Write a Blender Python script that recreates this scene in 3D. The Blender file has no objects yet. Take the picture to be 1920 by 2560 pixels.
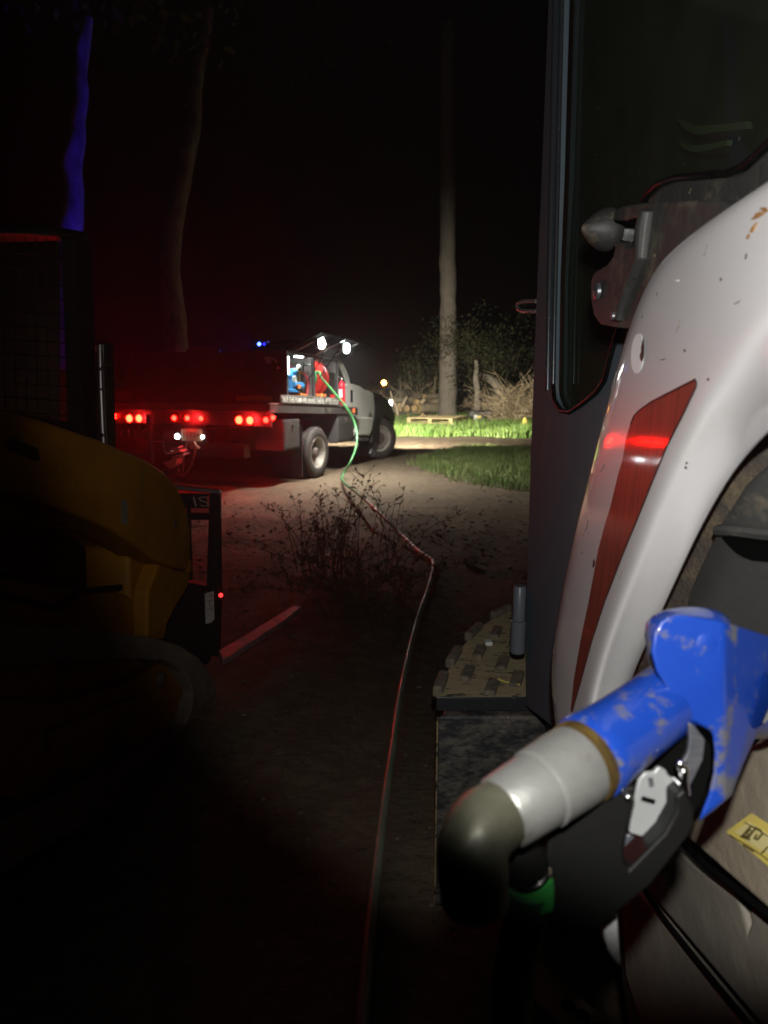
import bpy, bmesh, math, random
from mathutils import Vector, Matrix, noise
random.seed(7)
sc = bpy.context.scene
COL = sc.collection
R = math.radians

# ------------------------------------------------------------------ camera
FPX = 1775.0            # focal length in pixels of the 1920x2560 photograph
CAMZ = 1.45
PITCH = math.atan((1280 - 955) / FPX)
cam_d = bpy.data.cameras.new('camera')
cam = bpy.data.objects.new('camera', cam_d)
COL.objects.link(cam)
cam.location = (0, 0, CAMZ)
cam.rotation_euler = (math.pi / 2 - PITCH, 0, 0)
cam_d.sensor_fit = 'VERTICAL'
cam_d.sensor_height = 36.0
cam_d.lens = 36.0 * FPX / 2560.0
cam_d.clip_start = 0.02
cam_d.clip_end = 900
cam_d.dof.use_dof = True
cam_d.dof.focus_distance = 1.35
cam_d.dof.aperture_fstop = 7.0
sc.camera = cam

# ------------------------------------------------------------------ world: night sky
w = bpy.data.worlds.new('World')
sc.world = w
w.use_nodes = True
nt = w.node_tree
bg = nt.nodes['Background']
sky = nt.nodes.new('ShaderNodeTexSky')
sky.sky_type = 'NISHITA'
sky.sun_disc = False
sky.sun_elevation = R(-4)
sky.sun_rotation = R(200)
nt.links.new(sky.outputs[0], bg.inputs[0])
bg.inputs[1].default_value = 0.006

sc.view_settings.view_transform = 'Standard'
sc.view_settings.look = 'None'
sc.view_settings.exposure = 0.0
sc.view_settings.gamma = 1.0
sc.cycles.use_denoising = True
sc.cycles.max_bounces = 6
sc.cycles.sample_clamp_indirect = 6.0
sc.cycles.sample_clamp_direct = 0.0

# ------------------------------------------------------------------ projection maths (to measure the place from the photograph)
C0 = Vector((0, 0, CAMZ))
FW = Vector((0, math.cos(PITCH), -math.sin(PITCH)))
UP = Vector((0, math.sin(PITCH), math.cos(PITCH)))
RX = Vector((1, 0, 0))
def ray(u, v): return FW + RX * ((u - 960) / FPX) + UP * ((1280 - v) / FPX)
def cp(u, v, t): return C0 + ray(u, v) * t
def onz(u, v, z=0.0):
    d = ray(u, v); return C0 + d * ((z - CAMZ) / d.z)
def ony(u, v, y):
    d = ray(u, v); return C0 + d * (y / d.y)
def onx(u, v, x):
    d = ray(u, v); return C0 + d * (x / d.x)
def onp(u, v, n, c):
    n = Vector(n); d = ray(u, v); return C0 + d * ((c - n.dot(C0)) / n.dot(d))

# ------------------------------------------------------------------ materials
def mat(name, col, rough=0.5, metal=0.0, col2=None, scale=6.0, bump=0.0, bscale=30.0,
        coat=0.0, dirt=None, dscale=8.0, dlo=0.5, dhi=0.6, stretch=(1, 1, 1), spots=None, sscale=60.0, sth=0.12,
        emit=None, estr=0.0, spec=0.5):
    m = bpy.data.materials.new(name)
    m.use_nodes = True
    t = m.node_tree; N = t.nodes; L = t.links
    b = N['Principled BSDF']
    b.inputs['Roughness'].default_value = rough
    b.inputs['Metallic'].default_value = metal
    b.inputs['Specular IOR Level'].default_value = spec
    b.inputs['Coat Weight'].default_value = coat
    b.inputs['Coat Roughness'].default_value = 0.06
    tc = N.new('ShaderNodeTexCoord')
    mp = N.new('ShaderNodeMapping'); mp.inputs['Scale'].default_value = stretch
    L.new(tc.outputs['Object'], mp.inputs[0])
    vec = mp.outputs[0]
    def noise_n(s, det=6, rg=0.6):
        n = N.new('ShaderNodeTexNoise'); n.inputs['Scale'].default_value = s
        n.inputs['Detail'].default_value = det; n.inputs['Roughness'].default_value = rg
        L.new(vec, n.inputs['Vector']); return n
    def mix(fac, a, c):
        x = N.new('ShaderNodeMix'); x.data_type = 'RGBA'
        L.new(fac, x.inputs[0])
        if isinstance(a, tuple): x.inputs[6].default_value = (*a, 1)
        else: L.new(a, x.inputs[6])
        x.inputs[7].default_value = (*c, 1)
        return x.outputs[2]
    out = tuple(col)
    if col2:
        n = noise_n(scale)
        r = N.new('ShaderNodeMapRange'); r.inputs[1].default_value = 0.35; r.inputs[2].default_value = 0.65
        L.new(n.outputs[0], r.inputs[0])
        out = mix(r.outputs[0], out, col2)
    if dirt:
        n = noise_n(dscale, 9, 0.68)
        r = N.new('ShaderNodeMapRange'); r.inputs[1].default_value = dlo; r.inputs[2].default_value = dhi
        L.new(n.outputs[0], r.inputs[0])
        out = mix(r.outputs[0], out, dirt)
        rr = N.new('ShaderNodeMapRange'); rr.inputs[3].default_value = rough; rr.inputs[4].default_value = 0.85
        L.new(r.outputs[0], rr.inputs[0]); L.new(rr.outputs[0], b.inputs['Roughness'])
        mm = N.new('ShaderNodeMapRange'); mm.inputs[3].default_value = metal; mm.inputs[4].default_value = 0.0
        L.new(r.outputs[0], mm.inputs[0]); L.new(mm.outputs[0], b.inputs['Metallic'])
        cc = N.new('ShaderNodeMapRange'); cc.inputs[3].default_value = coat; cc.inputs[4].default_value = 0.0
        L.new(r.outputs[0], cc.inputs[0]); L.new(cc.outputs[0], b.inputs['Coat Weight'])
    if spots:
        v = N.new('ShaderNodeTexVoronoi'); v.inputs['Scale'].default_value = sscale
        L.new(tc.outputs['Object'], v.inputs['Vector'])
        n = noise_n(sscale * 0.23, 2)
        a = N.new('ShaderNodeMath'); a.operation = 'LESS_THAN'
        k = N.new('ShaderNodeMapRange'); k.inputs[1].default_value = 0.5; k.inputs[2].default_value = 0.7
        k.inputs[3].default_value = 0.0; k.inputs[4].default_value = sth
        L.new(n.outputs[0], k.inputs[0]); L.new(v.outputs['Distance'], a.inputs[0]); L.new(k.outputs[0], a.inputs[1])
        out = mix(a.outputs[0], out, spots)
    if isinstance(out, tuple): b.inputs['Base Color'].default_value = (*out, 1)
    else: L.new(out, b.inputs['Base Color'])
    if bump:
        n = noise_n(bscale, 8, 0.65)
        bp = N.new('ShaderNodeBump'); bp.inputs['Strength'].default_value = bump; bp.inputs['Distance'].default_value = 0.01
        L.new(n.outputs[0], bp.inputs['Height']); L.new(bp.outputs[0], b.inputs['Normal'])
    if emit:
        b.inputs['Emission Color'].default_value = (*emit, 1)
        b.inputs['Emission Strength'].default_value = estr
    return m

M = {}
M['white_paint'] = mat('white_paint', (0.64, 0.64, 0.655), 0.42, coat=1.0, col2=(0.54, 0.53, 0.54), scale=3, bump=0.012, bscale=160,
                       dirt=(0.47, 0.44, 0.39), dscale=7, dlo=0.5, dhi=0.85, stretch=(1, .5, 1), spots=(0.05, 0.045, 0.04), sscale=55, sth=0.13)
M['red_decal'] = mat('red_decal', (0.27, 0.05, 0.03), 0.45, coat=1.0, col2=(0.11, 0.028, 0.018), scale=17, stretch=(1, 9, 0.5), bump=0.02, bscale=120,
                     spots=(0.3, 0.2, 0.15), sscale=40, sth=0.1)
M['decal_edge'] = mat('decal_edge', (0.04, 0.012, 0.01), 0.5)
M['cab_black'] = mat('cab_black', (0.11, 0.15, 0.18), 0.7, spec=.05, dirt=(0.22, 0.2, 0.17), dscale=7, dlo=0.55, dhi=0.8, bump=0.06, bscale=90,
                     spots=(0.6, 0.56, 0.5), sscale=70, sth=0.12)
M['cab_gloss'] = mat('cab_gloss', (0.14, 0.15, 0.17), 0.24, 0.75, spec=.9, coat=.5, dirt=(0.10, 0.09, 0.05), dscale=60, dlo=0.62, dhi=0.7)
M['rubber'] = mat('rubber', (0.030, 0.029, 0.028), 0.55, dirt=(0.15, 0.12, 0.075), dscale=14, dlo=0.56, dhi=0.74, bump=0.15, bscale=60)
M['rubber_dusty'] = mat('rubber_dusty', (0.035, 0.034, 0.032), 0.6, dirt=(0.16, 0.135, 0.09), dscale=11, dlo=0.5, dhi=0.72, bump=0.3, bscale=45,
                        spots=(0.35, 0.28, 0.16), sscale=60, sth=0.15)
M['bay_rubber'] = mat('bay_rubber', (0.045, 0.045, 0.043), 0.5, dirt=(0.20, 0.165, 0.11), dscale=4.5, dlo=0.56, dhi=0.64, bump=0.4, stretch=(1, .35, 1), bscale=14)
M['arch_mud'] = mat('arch_mud', (0.10, 0.085, 0.07), 0.8, dirt=(0.24, 0.19, 0.11), dscale=22, dlo=0.5, dhi=0.7, bump=0.7, stretch=(1, .35, 1), bscale=60)
M['steel'] = mat('steel', (0.50, 0.50, 0.48), 0.3, 1.0, col2=(0.36, 0.36, 0.35), scale=30, bump=0.03, bscale=80)
M['cast_alu'] = mat('cast_alu', (0.20, 0.205, 0.19), 0.40, 0.4, col2=(0.14, 0.14, 0.135), scale=22, dirt=(0.06, 0.055, 0.045), dscale=34, dlo=0.54, dhi=0.68, bump=0.12, bscale=90)
M['swivel_shaded'] = mat('swivel_shaded', (0.10, 0.10, 0.07), 0.42, 0.4, col2=(0.06, 0.06, 0.04), scale=30, dirt=(0.03, 0.03, 0.02), dscale=25, dlo=.5, dhi=.7, bump=.06, bscale=100)  # olive metal, darkened to put the shadow on the elbow into its colour
M['zinc'] = mat('zinc', (0.27, 0.28, 0.28), 0.4, 0.35, col2=(0.27, 0.28, 0.28), scale=40, bump=0.05, bscale=100)
M['dark_steel'] = mat('dark_steel', (0.10, 0.11, 0.13), 0.4, 0.7, col2=(0.2, 0.2, 0.22), scale=20, stretch=(1, 1, 6))
M['brass'] = mat('brass', (0.26, 0.17, 0.05), 0.35, 0.8, col2=(0.15, 0.10, 0.04), scale=60)
M['blue_paint'] = mat('blue_paint', (0.006, 0.034, 0.25), 0.33, coat=0.6, col2=(0.007, 0.042, 0.29), scale=10,
                      dirt=(0.075, 0.075, 0.085), dscale=26, dlo=0.51, dhi=0.6, bump=0.05, bscale=70)
M['black_plastic'] = mat('black_plastic', (0.004, 0.004, 0.0037), 0.5, spec=.2, dirt=(0.05, 0.04, 0.028), dscale=24, dlo=0.6, dhi=0.75, bump=0.05, bscale=90)
M['tank_dusty'] = mat('tank_dusty', (0.24, 0.205, 0.15), 0.75, col2=(0.19, 0.165, 0.125), scale=4, dirt=(0.30, 0.255, 0.18), dscale=9, dlo=0.55, dhi=0.75, bump=0.4, stretch=(1, .8, 1), bscale=25,
                      spots=(0.06, 0.05, 0.035), sscale=45, sth=0.25)
M['tank_grey'] = mat('tank_grey', (0.17, 0.155, 0.125), 0.65, col2=(0.10, 0.09, 0.08), scale=4, dirt=(0.23, 0.20, 0.15), dscale=6, dlo=0.5, dhi=0.75, bump=0.3, stretch=(1, .8, 1), bscale=18)
M['black'] = mat('black', (0.003, 0.003, 0.003), 0.9, spec=.02)
M['sticker'] = mat('sticker', (0.72, 0.60, 0.12), 0.5, col2=(0.62, 0.5, 0.14), scale=30)
M['sticker_pale'] = mat('sticker_pale', (0.70, 0.62, 0.28), 0.5)
M['ink'] = mat('ink', (0.10, 0.08, 0.02), 0.6)
M['rust_scuff'] = mat('rust_scuff', (0.42, 0.22, 0.06), 0.8, col2=(0.2, 0.09, 0.03), scale=120)
M['seam'] = mat('seam', (0.006, 0.006, 0.006), 0.9)
M['step_metal'] = mat('step_metal', (0.045, 0.044, 0.043), 0.6, dirt=(0.34, 0.265, 0.15), dscale=26, dlo=0.42, dhi=0.5, bump=0.5, bscale=120, stretch=(0.8, 1.2, 1))
M['step_sand'] = mat('step_sand', (0.62, 0.50, 0.30), 0.9, col2=(0.48, 0.39, 0.23), scale=30, dirt=(0.10, 0.095, 0.09), dscale=26, dlo=0.56, dhi=0.62, bump=0.6, bscale=200, stretch=(0.8, 1.6, 1))
M['lug'] = mat('lug', (0.13, 0.115, 0.10), 0.85, col2=(0.28, 0.235, 0.165), scale=34, bump=0.8, bscale=110)
M['box_black'] = mat('box_black', (0.035, 0.037, 0.042), 0.5, dirt=(0.26, 0.23, 0.185), dscale=32, dlo=0.42, dhi=0.80, bump=0.35, bscale=70, stretch=(0.7, 1, 1.5),
                     spots=(0.4, 0.36, 0.3), sscale=70, sth=0.14)
M['hinge'] = mat('hinge', (0.13, 0.145, 0.17), 0.35, coat=0.2, spots=(0.5, 0.5, 0.48), sscale=90, sth=0.12, bump=0.05, bscale=80)
# yellow loader
M['yellow'] = mat('yellow', (0.30, 0.13, 0.008), 0.6, spec=.25, col2=(0.20, 0.085, 0.007), scale=4, dirt=(0.18, 0.12, 0.05), dscale=7, dlo=0.55, dhi=0.75)  # yellow darkened in the base colour, as if out of the torchlight
M['track_rubber'] = mat('track_rubber', (0.14, 0.12, 0.10), 0.85, col2=(0.22, 0.18, 0.13), scale=9, bump=0.4, bscale=25)
M['loader_black'] = mat('loader_black', (0.012, 0.012, 0.0125), 0.45, spec=.3, col2=(0.02, 0.018, 0.017), scale=8)
M['fork_steel'] = mat('fork_steel', (0.50, 0.24, 0.24), 0.55, 0.2, col2=(0.22, 0.18, 0.17), scale=16, bump=0.25, bscale=40)  # red of the tail lights put into the steel colour
M['label_white'] = mat('label_white', (0.5, 0.5, 0.46), 0.6, col2=(0.4, 0.4, 0.36), scale=60)
M['sign_red'] = mat('sign_red', (0.6, 0.08, 0.06), 0.4)
M['sign_outline'] = mat('sign_outline', (0.45, 0.3, 0.28), 0.5)
# truck
M['truck_black'] = mat('truck_black', (0.022, 0.020, 0.020), 0.32, coat=0.2, col2=(0.03, 0.027, 0.026), scale=3)
M['skirt_black'] = mat('skirt_black', (0.05, 0.045, 0.045), 0.42, col2=(0.035, 0.03, 0.03), scale=8, bump=0.05, bscale=60)
M['deck_steel'] = mat('deck_steel', (0.10, 0.095, 0.09), 0.4, 0.5, dirt=(0.16, 0.13, 0.09), dscale=5, dlo=0.5, dhi=0.7, bump=0.08, bscale=30)
M['deck_edge'] = mat('deck_edge', (0.52, 0.5, 0.46), 0.35, 0.4)
M['truck_silver'] = mat('truck_silver', (0.86, 0.85, 0.79), 0.4, 0.05, coat=0.35, col2=(0.74, 0.73, 0.67), scale=3)
M['toolbox'] = mat('toolbox', (0.085, 0.082, 0.08), 0.5, 0.2, col2=(0.065, 0.062, 0.06), scale=5)
M['tire'] = mat('tire', (0.033, 0.031, 0.030), 0.75, col2=(0.06, 0.052, 0.045), scale=10, bump=0.3, bscale=60)
M['rim'] = mat('rim', (0.42, 0.40, 0.36), 0.5, 0.3, col2=(0.3, 0.27, 0.23), scale=12)
M['rim_dark'] = mat('rim_dark', (0.12, 0.09, 0.075), 0.7, col2=(0.07, 0.055, 0.05), scale=14)
M['flap'] = mat('flap', (0.20, 0.20, 0.22), 0.5)
M['chrome'] = mat('chrome', (0.75, 0.75, 0.75), 0.15, 1.0)
M['cab_interior'] = mat('cab_interior', (0.30, 0.29, 0.27), 0.35, 0.5, col2=(0.22, 0.21, 0.2), scale=6)
M['pump_blue'] = mat('pump_blue', (0.05, 0.28, 0.62), 0.4)
M['pipe_brass'] = mat('pipe_brass', (0.62, 0.48, 0.2), 0.35, 0.6)
M['red_paint'] = mat('red_paint', (0.62, 0.025, 0.02), 0.35, coat=0.3)
M['ext_red'] = mat('ext_red', (0.60, 0.012, 0.03), 0.3, coat=0.4)
M['orange_paint'] = mat('orange_paint', (0.7, 0.2, 0.05), 0.5)
M['red_rubber'] = mat('red_rubber', (0.42, 0.05, 0.06), 0.5)
M['white_lbl'] = mat('white_lbl', (0.75, 0.75, 0.7), 0.5)
M['strip_text'] = mat('strip_text', (0.72, 0.70, 0.62), 0.5)
M['strip_bg'] = mat('strip_bg', (0.03, 0.028, 0.026), 0.4)
M['plate'] = mat('plate', (0.45, 0.40, 0.25), 0.4)
M['plate_ink'] = mat('plate_ink', (0.12, 0.08, 0.05), 0.5)
M['hitch'] = mat('hitch', (0.42, 0.37, 0.24), 0.6, 0.2, col2=(0.28, 0.24, 0.17), scale=30)
M['hitch_red'] = mat('hitch_red', (0.5, 0.38, 0.36), 0.5, 0.1)
M['glass_dark'] = mat('glass_dark', (0.008, 0.008, 0.009), 0.06, coat=0.3)
M['hose'] = mat('hose', (0.06, 0.27, 0.085), 0.42, coat=0.25, col2=(0.08, 0.22, 0.09), scale=6)
M['hose_dust_sheen'] = mat('hose_dust_sheen', (0.30, 0.36, 0.27), 0.45, col2=(0.42, 0.36, 0.30), scale=5, coat=0.2)  # dusty green hose, whitened with a painted sheen from the work lights
M['hose_tie'] = mat('hose_tie', (0.02, 0.01, 0.01), 0.5)
M['hose_wrap'] = mat('hose_wrap', (0.75, 0.3, 0.24), 0.4)
def emi(name, col, s, base=(0.02, 0.02, 0.02)):
    return mat(name, base, 0.3, emit=col, estr=s)
M['tail_lamp'] = emi('tail_lamp', (1.0, 0.0026, 0.0009), 300)
M['tail_lamp_small'] = emi('tail_lamp_small', (1.0, 0.0016, 0.0008), 240)
M['marker_red'] = emi('marker_red', (1.0, 0.03, 0.03), 3)
M['flood'] = emi('flood', (0.92, 1.0, 0.95), 55)
M['led'] = emi('led', (0.92, 1.0, 0.93), 14)
M['plate_lamp'] = emi('plate_lamp', (0.85, 0.97, 1.0), 60)
M['blue_lamp'] = emi('blue_lamp', (0.01, 0.015, 1.0), 8)
M['blue_core'] = emi('blue_core', (0.06, 0.12, 1.0), 12)
M['amber'] = emi('amber', (1.0, 0.25, 0.08), 0.6, (0.5, 0.1, 0.03))
M['headlamp'] = emi('headlamp', (1.0, 1.0, 0.9), 12)
M['sodium'] = emi('sodium', (1.0, 0.42, 0.06), 40)
# land
M['bark'] = mat('bark', (0.23, 0.20, 0.165), 0.9, col2=(0.11, 0.095, 0.08), scale=14, stretch=(3, 3, 0.35), bump=1.0, bscale=16)
M['bark_pale'] = mat('bark_pale', (0.30, 0.26, 0.255), 0.9, col2=(0.13, 0.11, 0.11), scale=7, stretch=(1, 1, .5), bump=1.0, bscale=7)
M['leaf'] = mat('leaf', (0.032, 0.04, 0.02), 0.7, spec=.2, col2=(0.05, 0.05, 0.025), scale=2)
M['weed'] = mat('weed', (0.10, 0.07, 0.04), 0.7, col2=(0.13, 0.08, 0.04), scale=6)
M['grass'] = mat('grass', (0.10, 0.19, 0.035), 0.55, col2=(0.17, 0.25, 0.06), scale=1.2)
M['grass_lawn'] = mat('grass_lawn', (0.12, 0.20, 0.045), 0.6, col2=(0.20, 0.24, 0.08), scale=1.6)
M['twig'] = mat('twig', (0.48, 0.38, 0.25), 0.85, col2=(0.3, 0.23, 0.15), scale=3)
M['wood'] = mat('wood', (0.48, 0.38, 0.20), 0.8, col2=(0.38, 0.29, 0.15), scale=4, stretch=(1, 6, 1))
M['log_bark'] = mat('log_bark', (0.20, 0.165, 0.12), 0.9, col2=(0.33, 0.27, 0.18), scale=4, bump=0.8, bscale=12)
M['log_cut'] = mat('log_cut', (0.50, 0.35, 0.16), 0.8, col2=(0.40, 0.27, 0.12), scale=8)
M['rock'] = mat('rock', (0.26, 0.20, 0.19), 0.9, bump=0.8, bscale=20)

# ------------------------------------------------------------------ mesh builder
class MB:
    def __init__(s): s.v = []; s.f = []; s.m = []; s.cur = 0; s.pc = []
    def add(s, vs, fs):
        o = len(s.v); s.v += [Vector(p) for p in vs]
        s.pc.append((o, len(s.v), len(s.f), len(s.f) + len(fs)))
        for f in fs: s.f.append([i + o for i in f]); s.m.append(s.cur)
        return s
    def box(s, x0, x1, y0, y1, z0, z1):
        return s.add([(x0, y0, z0), (x1, y0, z0), (x1, y1, z0), (x0, y1, z0), (x0, y0, z1), (x1, y0, z1), (x1, y1, z1), (x0, y1, z1)],
                     [(0, 3, 2, 1), (4, 5, 6, 7), (0, 1, 5, 4), (1, 2, 6, 5), (2, 3, 7, 6), (3, 0, 4, 7)])
    def obox(s, c, ax, ay, az, hx, hy, hz):
        c = Vector(c); ax = Vector(ax).normalized() * hx; ay = Vector(ay).normalized() * hy; az = Vector(az).normalized() * hz
        P = [c + ax * i + ay * j + az * k for k in (-1, 1) for i, j in ((-1, -1), (1, -1), (1, 1), (-1, 1))]
        return s.add(P, [(0, 3, 2, 1), (4, 5, 6, 7), (0, 1, 5, 4), (1, 2, 6, 5), (2, 3, 7, 6), (3, 0, 4, 7)])
    def prism(s, poly, off):
        n = len(poly); off = Vector(off)
        a = [Vector(p) for p in poly]; b = [p + off for p in a]
        return s.add(a + b, [list(range(n)), list(range(2 * n - 1, n - 1, -1))] + [(i, i + n, (i + 1) % n + n, (i + 1) % n) for i in range(n)])
    def poly(s, pts): return s.add(pts, [list(range(len(pts)))])
    def tube(s, pts, r, n=10, caps=True, phase=0.0, flat=1.0):
        pts = [Vector(p) for p in pts]
        if not isinstance(r, (list, tuple)): r = [r] * len(pts)
        up = None; rings = []
        for i, p in enumerate(pts):
            d = (pts[min(i + 1, len(pts) - 1)] - pts[max(i - 1, 0)]).normalized()
            if up is None:
                up = Vector((0, 0, 1)) if abs(d.z) < 0.9 else Vector((1, 0, 0))
            a = (up - d * up.dot(d)).normalized(); up = a; b = d.cross(a)
            rings.append([p + (a * math.cos(phase + 2 * math.pi * k / n) + b * math.sin(phase + 2 * math.pi * k / n) * flat) * r[i] for k in range(n)])
        vs = [q for rg in rings for q in rg]; fs = []
        for i in range(len(pts) - 1):
            for k in range(n):
                fs.append((i * n + k, i * n + (k + 1) % n, (i + 1) * n + (k + 1) % n, (i + 1) * n + k))
        if caps:
            fs.append(list(range(n - 1, -1, -1))); fs.append([(len(pts) - 1) * n + k for k in range(n)])
        return s.add(vs, fs)
    def lathe(s, o, d, prof, n=24):
        """prof: (distance along d, radius)"""
        o = Vector(o); d = Vector(d).normalized()
        return s.tube2(o, d, prof, n)
    def tube2(s, o, d, prof, n):
        up = Vector((0, 0, 1)) if abs(d.z) < 0.9 else Vector((1, 0, 0))
        a = (up - d * up.dot(d)).normalized(); b = d.cross(a); vs = []; fs = []
        for h, r in prof:
            for k in range(n):
                q = 2 * math.pi * k / n
                vs.append(o + d * h + (a * math.cos(q) + b * math.sin(q)) * max(r, 1e-5))
        for i in range(len(prof) - 1):
            for k in range(n):
                fs.append((i * n + k, i * n + (k + 1) % n, (i + 1) * n + (k + 1) % n, (i + 1) * n + k))
        return s.add(vs, fs)
    def ball(s, c, r, n=12, sc_=(1, 1, 1)):
        c = Vector(c); prof = []
        vs = []; fs = []; m = n // 2
        for i in range(m + 1):
            th = math.pi * i / m
            for k in range(n):
                q = 2 * math.pi * k / n
                rr = max(math.sin(th), 1e-4)
                vs.append(c + Vector((rr * math.cos(q) * sc_[0], rr * math.sin(q) * sc_[1], math.cos(th) * sc_[2])) * r)
        for i in range(m):
            for k in range(n):
                fs.append((i * n + k, (i + 1) * n + k, (i + 1) * n + (k + 1) % n, i * n + (k + 1) % n))
        return s.add(vs, fs)
    def build(s, name, mats, parent=None, local=False, smooth=True, fn=None, bevel=0, seg=3, ang=35, solid=0, sub=0, fix=True, split=False):
        if split and len(s.pc) > 1:
            out = []
            for (a, b_, c, d) in s.pc:
                t = MB(); t.v = s.v[a:b_]; t.f = [[i - a for i in f] for f in s.f[c:d]]; t.m = s.m[c:d]; t.pc = [(0, 0, 0, 0)]
                out.append(t.build(name, mats, parent, local, smooth, fn, bevel, seg, ang, solid, sub, fix))
            return out[0]
        vs = s.v
        if fn: vs = [Vector(fn(p)) for p in vs]
        root = parent
        while root is not None and root.parent is not None: root = root.parent
        if root is not None and not local:
            mi = (Matrix.Translation(root.location) @ Matrix.Rotation(root.rotation_euler.z, 4, 'Z')).inverted()
            vs = [mi @ p for p in vs]
        me = bpy.data.meshes.new(name)
        loc = None
        if root is None:                      # a one-mesh thing: put the origin at its base
            xs = [p.x for p in vs]; ys = [p.y for p in vs]; zs = [p.z for p in vs]
            loc = Vector(((min(xs) + max(xs)) / 2, (min(ys) + max(ys)) / 2, min(zs)))
            vs = [p - loc for p in vs]
        me.from_pydata([tuple(p) for p in vs], [], s.f)
        if not isinstance(mats, (list, tuple)): mats = [mats]
        for m_ in mats: me.materials.append(M[m_] if isinstance(m_, str) else m_)
        me.polygons.foreach_set('material_index', s.m)
        if fix:
            bm = bmesh.new(); bm.from_mesh(me); bmesh.ops.recalc_face_normals(bm, faces=bm.faces); bm.to_mesh(me); bm.free()
        if smooth:
            me.polygons.foreach_set('use_smooth', [True] * len(me.polygons))
            me.set_sharp_from_angle(angle=R(ang))
        me.update()
        o = bpy.data.objects.new(name, me); COL.objects.link(o)
        if parent is not None: o.parent = parent
        if loc is not None: o.location = loc
        if solid:
            q = o.modifiers.new('thickness', 'SOLIDIFY'); q.thickness = solid; q.offset = -1
        if bevel:
            q = o.modifiers.new('bevel', 'BEVEL'); q.width = bevel; q.segments = seg; q.limit_method = 'ANGLE'; q.angle_limit = R(30)
            q.harden_normals = smooth
        if sub:
            q = o.modifiers.new('sub', 'SUBSURF'); q.levels = sub; q.render_levels = sub
        return o

def tag(o, label=None, cat=None, group=None, kind=None):
    if label: o['label'] = label
    if cat: o['category'] = cat
    if group: o['group'] = group
    if kind: o['kind'] = kind
    return o
def thing(name, loc, label, cat, rz=0.0, group=None):
    o = bpy.data.objects.new(name, None); o.empty_display_size = 0.2
    COL.objects.link(o); o.location = loc; o.rotation_euler = (0, 0, rz)
    return tag(o, label, cat, group)
def lamp(name, kind, loc, energy, col, parent=None, aim=None, size=0.05, spot=None, blend=0.5):
    d = bpy.data.lights.new(name, kind); d.energy = energy; d.color = col
    if kind in ('POINT', 'SPOT'): d.shadow_soft_size = size
    if kind == 'AREA': d.size = size
    if kind == 'SPOT': d.spot_size = spot; d.spot_blend = blend
    o = bpy.data.objects.new(name, d); COL.objects.link(o)
    o.location = loc
    if aim is not None: o.rotation_euler = (Vector(aim) - Vector(loc)).to_track_quat('-Z', 'Y').to_euler()
    if parent is not None:
        o.parent = parent
        mi = (Matrix.Translation(parent.location) @ Matrix.Rotation(parent.rotation_euler.z, 4, 'Z'))
        o.matrix_parent_inverse = mi.inverted()
    return o
def smoothpath(pts, n=8):
    pts = [Vector(p) for p in pts]; out = []
    P = [pts[0] * 2 - pts[1]] + pts + [pts[-1] * 2 - pts[-2]]
    for i in range(1, len(P) - 2):
        for k in range(n):
            t = k / n; a, b, c, d = P[i - 1:i + 3]
            out.append(0.5 * ((2 * b) + (c - a) * t + (2 * a - 5 * b + 4 * c - d) * t * t + (3 * b - a - 3 * c + d) * t ** 3))
    out.append(pts[-1]); return out
def text_mesh(txt, width, height, thick=0.002, bold=0.0, squeeze=True):
    cu = bpy.data.curves.new('txt', 'FONT'); cu.body = txt; cu.size = 1.0; cu.offset = bold; cu.extrude = 0.0
    cu.align_x = 'LEFT'
    o = bpy.data.objects.new('txt', cu); COL.objects.link(o)
    bpy.context.view_layer.update()
    me = bpy.data.meshes.new_from_object(o.evaluated_get(bpy.context.evaluated_depsgraph_get()))
    vs = [v.co.copy() for v in me.vertices]; fs = [list(p.vertices) for p in me.polygons]
    bpy.data.objects.remove(o); bpy.data.curves.remove(cu); bpy.data.meshes.remove(me)
    x0 = min(p.x for p in vs); x1 = max(p.x for p in vs); y0 = min(p.y for p in vs); y1 = max(p.y for p in vs)
    vs = [Vector(((p.x - x0) / (x1 - x0) * width, (p.y - y0) / (y1 - y0) * height, 0)) for p in vs]
    return vs, fs

# ------------------------------------------------------------------ thin mist added to stand in for lens glow round the lamps
HAZE = 0.0042
hm = bpy.data.materials.new('haze'); hm.use_nodes = True
for n_ in list(hm.node_tree.nodes):
    if n_.type != 'OUTPUT_MATERIAL': hm.node_tree.nodes.remove(n_)
pv = hm.node_tree.nodes.new('ShaderNodeVolumePrincipled')
pv.inputs['Color'].default_value = (.9, .9, .92, 1); pv.inputs['Density'].default_value = HAZE; pv.inputs['Anisotropy'].default_value = 0.72
hm.node_tree.links.new(pv.outputs[0], [n_ for n_ in hm.node_tree.nodes if n_.type == 'OUTPUT_MATERIAL'][0].inputs['Volume'])
M['haze'] = hm
hz_ = MB().box(-410, 410, -410, 410, -1, 32).build('haze', 'haze', smooth=False); tag(hz_, kind='stuff')
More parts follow.
